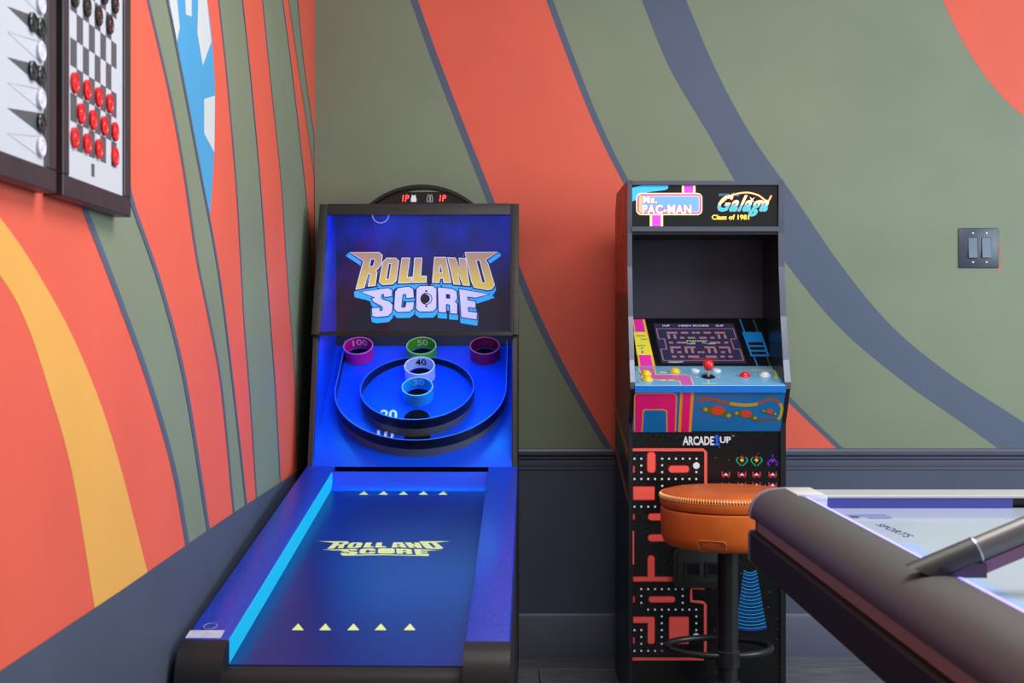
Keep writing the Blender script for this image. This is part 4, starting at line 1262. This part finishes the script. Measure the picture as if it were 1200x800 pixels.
outl = rrect(-0.0, 0.0, 0.078, 0.032, 0.009, 4)
A_, B_ = [], []
for s, t in outl:
    an = -PI / 2 - 0.62 + s / 0.186
    zz = zt - 0.147 + t
    def rad(z):
        d = z - (zt - 0.15)
        return 0.159 + 0.027 * min(1, (d / 0.03)) ** 0.5 if d < 0.03 else 0.186
    A_.append((SX + (rad(zz) - 0.004) * math.cos(an), SY + (rad(zz) - 0.004) * math.sin(an), zz))
    B_.append((SX + (rad(zz) + 0.0025) * math.cos(an), SY + (rad(zz) + 0.0025) * math.sin(an), zz))
pt_.ngon_prism(A_, B_)
lpz = pt_.build('leather_patch', mat('tan_leather_patch', (196, 92, 34), 0.4, var=0.1, nscale=30), S)
MB().tube(B_, 0.0006, 5, True).build('patch_stitching', mat('tan_thread', (222, 140, 70), 0.5), S)
MB().lathe([(0.0, 0.13), (0.026, 0.13), (0.026, 0.212), (0.0285, 0.214), (0.0285, zt - 0.15), (0, zt - 0.15)], (SX, SY, 0), seg=28).build('post', M_BLKM, S, smooth=True)
MB().lathe([(0.027, 0.205), (0.0325, 0.207), (0.0325, 0.236), (0.0335, 0.240), (0.0335, 0.248), (0.0285, 0.252)], (SX, SY, 0), seg=28).build('collar', M_BLKM, S, smooth=True)
MB().tube([(SX - 0.010 + 0.148 * math.cos(2 * PI * k / 48), SY + 0.098 + 0.108 * math.sin(2 * PI * k / 48), 0.236) for k in range(48)], 0.0095, 12, True).build('foot_ring', M_BLKM, S, smooth=True)
MB().lathe([(0.205, 0.0), (0.205, 0.006), (0.19, 0.014), (0.12, 0.03), (0.07, 0.06), (0.05, 0.10), (0.042, 0.14), (0.036, 0.158), (0.03, 0.166), (0.0, 0.166)], (SX, SY, 0), seg=48).build('base', mat('dark_gunmetal_base', (58, 58, 60), 0.3, 0.5), S, smooth=True)

# ------------------------------------------------------------------ air hockey table
TX0, TX1, TY0, TY1 = 0.507, 1.83, 0.72, 2.68
TC = (TX0 + TX1) / 2
K = thing('air_hockey_table', 'air hockey table with charcoal rounded rails and purple-lit pale playing surface', 'air hockey table', (TC, (TY0 + TY1) / 2, 0))
M_CHAR = mat('charcoal_satin_rail', (68, 67, 67), 0.5, spec=0.6, bump=0.06, bscale=300)
M_APR = mat('black_apron', (24, 24, 26), 0.6, spec=0.25)
M_STRIPE = mat('mauve_grey_stripe', (134, 124, 130), 0.55, spec=0.3)
M_CAPL = mat('pale_grey_cap', (196, 196, 194), 0.35)
SZ = 0.775      # playing surface
railp = [(0.605, 0.800), (0.605, 0.76), (0.538, 0.735), (0.521, 0.742), (0.518, 0.752), (0.521, 0.766), (0.529, 0.781), (0.541, 0.792), (0.556, 0.7985), (0.570, 0.801), (0.588, 0.802)]
striq = [(0.532, 0.745), (0.61, 0.745), (0.61, 0.69), (0.532, 0.69)]
aprq = [(0.517, 0.710), (0.520, 0.714), (0.62, 0.714), (0.62, 0.634), (0.538, 0.634), (0.519, 0.652), (0.517, 0.656)]
mir = lambda p: [(2 * TC - x, z) for x, z in p]
cfar = TY1 - 0.016
for f in (lambda p: p, mir):
    MB().prism_y(f(railp), TY0 + 0.016, cfar).build('side_rail', M_CHAR, K, smooth=True)
    MB().prism_y(f(striq), TY0 + 0.016, cfar).build('side_stripe', M_STRIPE, K)
    MB().prism_y(f(aprq), TY0 + 0.016, cfar).build('side_apron', M_APR, K)
    for ya, yb in ((cfar, TY1), (TY0, TY0 + 0.016)):
        MB().prism_y(f(grow(railp, 0.0022)), ya, yb).build('corner_cap', mat('lilac_grey_cap', (150, 136, 150), 0.3), K, smooth=True)
        y_a, y_b = (TY1 - 0.120, TY1 - 0.001) if yb == TY1 else (TY0 + 0.001, TY0 + 0.120)
        MB().prism_y(f([(0.590, 0.8045), (0.645, 0.8045), (0.652, 0.800), (0.652, 0.792), (0.590, 0.792)]), y_a, y_b).build('corner_plate', M_CAPL, K, bevel=0.0015)
        MB().prism_y(f([(0.6055, 0.792), (0.651, 0.792), (0.651, SZ), (0.6055, SZ)]), y_a + 0.001, y_b - 0.001).build('lit_corner_face', mat('lavender_lit_face', (170, 170, 250), 0.4, emis=(140, 135, 255), estr=0.7), K)  # inner corner face; the LED light falling on it is put in as emission
        MB().prism_y(f(grow(striq, 0.002)), ya, yb - 0.005 if yb == TY1 else yb).build('corner_block', mat('mauve_corner', (108, 98, 112), 0.4), K)
        MB().prism_y(f(grow(aprq, 0.002)), ya, yb - 0.003 if yb == TY1 else yb).build('corner_block', mat('mauve_corner', (108, 98, 112), 0.4), K)
    xs = sorted(p[0] for p in f([(0.6052, 0), (0.6130, 0)]))
    MB().box((xs[0], TY0 + 0.122, SZ), (xs[1], TY1 - 0.122, SZ + 0.0245)).build('light_strip', mat('violet_led_strip', (150, 145, 255), 0.5, emis=(128, 118, 255), estr=1.3), K, label='glowing violet strip along the inner rail')
M_FAR = mat('blue_end_rail', (62, 64, 140), 0.35)
for yi, yo, s in ((2.568, TY1 - 0.008, 1), (TY0 + 0.112, TY0 + 0.008, -1)):
    ya, yb = sorted((yi, yo))
    MB().box((0.6, ya, 0.7955), (2 * TC - 0.6, yb, 0.8005)).build('end_rail_top', mat('pale_end_rail', (168, 170, 170), 0.3), K, bevel=0.001, bseg=1)
    g0, g1 = 1.026, 2 * TC - 1.026
    for xa, xb in ((0.6, g0), (g1, 2 * TC - 0.6)):
        yc = yi + 0.01 * s
        y_a, y_b = sorted((yi + 0.002 * s, yo))
        MB().box((xa, y_a, 0.70), (xb, y_b, 0.7955)).build('end_rail', M_FAR, K)
    y_a, y_b = sorted((yi + 0.03 * s, yo))
    MB().box((g0, y_a, 0.70), (g1, y_b, 0.7955)).build('goal_slot', M_GBLK, K)
    y_a, y_b = sorted((yo - 0.03 * s, yo + 0.004 * s))
    MB().box((0.60, y_a, 0.634), (2 * TC - 0.60, y_b, 0.70)).build('end_apron', M_APR, K)
surf = MB().box((0.598, TY0 + 0.1, 0.70), (2 * TC - 0.598, TY1 - 0.1, SZ)).build('playing_surface', mat('pale_ice_surface', (172, 182, 198), 0.14, spec=0.5, coat=0.2), K)
PT = Plane((0, 0, SZ), (1, 0, 0), (0, 1, 0))
M_TB = mat('table_light_blue', (150, 176, 226), 0.2)
M_TN = mat('table_navy_print', (40, 50, 110), 0.2)
MB().poly(PT, PT.uvs([(1052, 636.5), (1068, 636), (1092, 649), (1200, 706), (1200, 716)]), 0.0004).build('surface_mark', M_TB, surf)  # light blue band beside the left rail
zz_ = lambda x, y: (940 + x / 7.5, 565 + y / 7.5)
MB().poly(PT, PT.uvs([zz_(380, 284), (940 + 725 / 7.5, 565 + 280 / 7.5), zz_(735, 290), zz_(770, 298), zz_(795, 312), zz_(770, 320), zz_(590, 320), zz_(560, 302), zz_(410, 295)]), 0.0004).build('surface_mark', mat('table_grey_blue_print', (120, 132, 176), 0.2), surf)
MB().poly(PT, PT.uvs([zz_(412, 297), zz_(490, 299), zz_(512, 311), zz_(440, 314)]), 0.0006).build('surface_mark', M_TN, surf)
# lettering runs along the rail, towards the near end
lettering(PT, 'SPORTS', [zz_(640, 372), zz_(905, 484), zz_(990, 474), zz_(705, 366)], 0.0004, 0.01).build('surface_lettering', M_TN, surf)
# legs
for x in (TC - 0.36, TC + 0.36):
    for y in (1.05, 2.35):
        MB().ngon_prism([(x - 0.06, y - 0.06, 0), (x + 0.06, y - 0.06, 0), (x + 0.06, y + 0.06, 0), (x - 0.06, y + 0.06, 0)],
                        [(x - 0.08, y - 0.08, 0.66), (x + 0.08, y - 0.08, 0.66), (x + 0.08, y + 0.08, 0.66), (x - 0.08, y + 0.08, 0.66)]).build('leg', M_APR, K, bevel=0.004)
MB().box((0.60, TY0 + 0.05, 0.64), (2 * TC - 0.60, TY1 - 0.05, 0.70)).build('bed_box', M_APR, K)
# overhead score bridge
BY = 1.72
M_GM = mat('gunmetal_tube', (104, 102, 102), 0.38, 0.55)
M_GM2 = mat('gunmetal_bracket', (54, 52, 52), 0.45, 0.2)
d_ = Vector((1, 0, 0.42)).normalized()
up_ = Vector((-d_.z, 0, d_.x))
p_c = Vector((0.636, BY, 0.832))
cut0, cut1 = Vector((0.546, BY, 0.8110)), Vector((0.590, BY, 0.793))
cn = Vector((-(cut1 - cut0).z, 0, (cut1 - cut0).x))
for s in (1, -1):
    def X(p):
        return Vector((p.x if s == 1 else 2 * TC - p.x, p.y, p.z))
    br = MB()
    NB = 28
    for k in range(NB):
        an = 2 * PI * k / NB
        off = up_ * (0.0188 * math.cos(an)) + Vector((0, 0.0188 * math.sin(an), 0))
        e = p_c + off
        t = cn.dot(cut0 - e) / cn.dot(d_)
        br.v += [X(e + d_ * t), X(e + d_ * t + (p_c - e) * 0.0 + d_ * 0.003), X(e)]
    for k in range(NB):
        q = (k + 1) % NB
        br.f += [(k * 3, q * 3, q * 3 + 1, k * 3 + 1), (k * 3 + 1, q * 3 + 1, q * 3 + 2, k * 3 + 2)]
    br.f += [tuple(k * 3 for k in range(NB)), tuple(k * 3 + 2 for k in range(NB))]
    br.build('bridge_bracket', M_GM2, K, smooth=True)
    MB().tube([X(p_c), X(p_c + d_ * 0.0025)], 0.0193, 24).build('bracket_ring', mat('ring_silver', (180, 186, 196), 0.25, 0.7), K, smooth=True)
    tri = [(0.588, 0.7985), (0.646, 0.7985), (0.646, 0.8175), (0.628, 0.8175)]
    tri = tri if s == 1 else mir(tri)
    MB().prism_y(tri, BY - 0.016, BY + 0.016).build('bracket_foot', mat('plum_plastic', (66, 44, 66), 0.4), K)
    MB().lathe([(0.003, -0.002), (0.003, 0.001), (0, 0.001)], X(p_c - d_ * 0.055 + Vector((0, -0.0188, 0.0))), (0, -1, 0.0), 12).build('bolt', M_GBLK, K)
    q1 = p_c
    xe = (TC - q1.x) / d_.x
    tpath = [q1, q1 + d_ * (xe * 0.35), q1 + d_ * (xe * 0.7), q1 + d_ * (xe * 0.9)]
    tpath.append(Vector((TC, BY, tpath[-1].z + 0.008)))
    MB().tube([X(p) for p in tpath], 0.0172, 24).build('bridge_tube', M_GM, K, smooth=True)
    f0 = q1 + Vector((0.006, 0, -0.0205))
    f1_ = f0 + d_ * (xe * 0.88)
    A4 = [X(Vector((f0.x, BY + dy, f0.z + dz))) for dy, dz in ((-0.011, -0.010), (0.011, -0.010), (0.011, 0.007), (-0.011, 0.007))]
    B4 = [X(Vector((f1_.x, BY + dy, f1_.z + dz))) for dy, dz in ((-0.011, -0.010), (0.011, -0.010), (0.011, 0.007), (-0.011, 0.007))]
    MB().ngon_prism(A4, B4).build('bridge_channel', mat('plum_channel', (120, 84, 112), 0.25), K)
SUZ = p_c.z + 0.42 * (TC - p_c.x) * 0.9
MB().box((TC - 0.13, BY - 0.05, SUZ - 0.03), (TC + 0.13, BY + 0.05, SUZ + 0.08)).build('score_unit', M_CHAR, K, bevel=0.015)
for x0 in (TC - 0.10, TC + 0.02):
    MB().box((x0, BY - 0.052, SUZ - 0.01), (x0 + 0.08, BY - 0.0495, SUZ + 0.06)).build('score_window', M_GBLK, K)
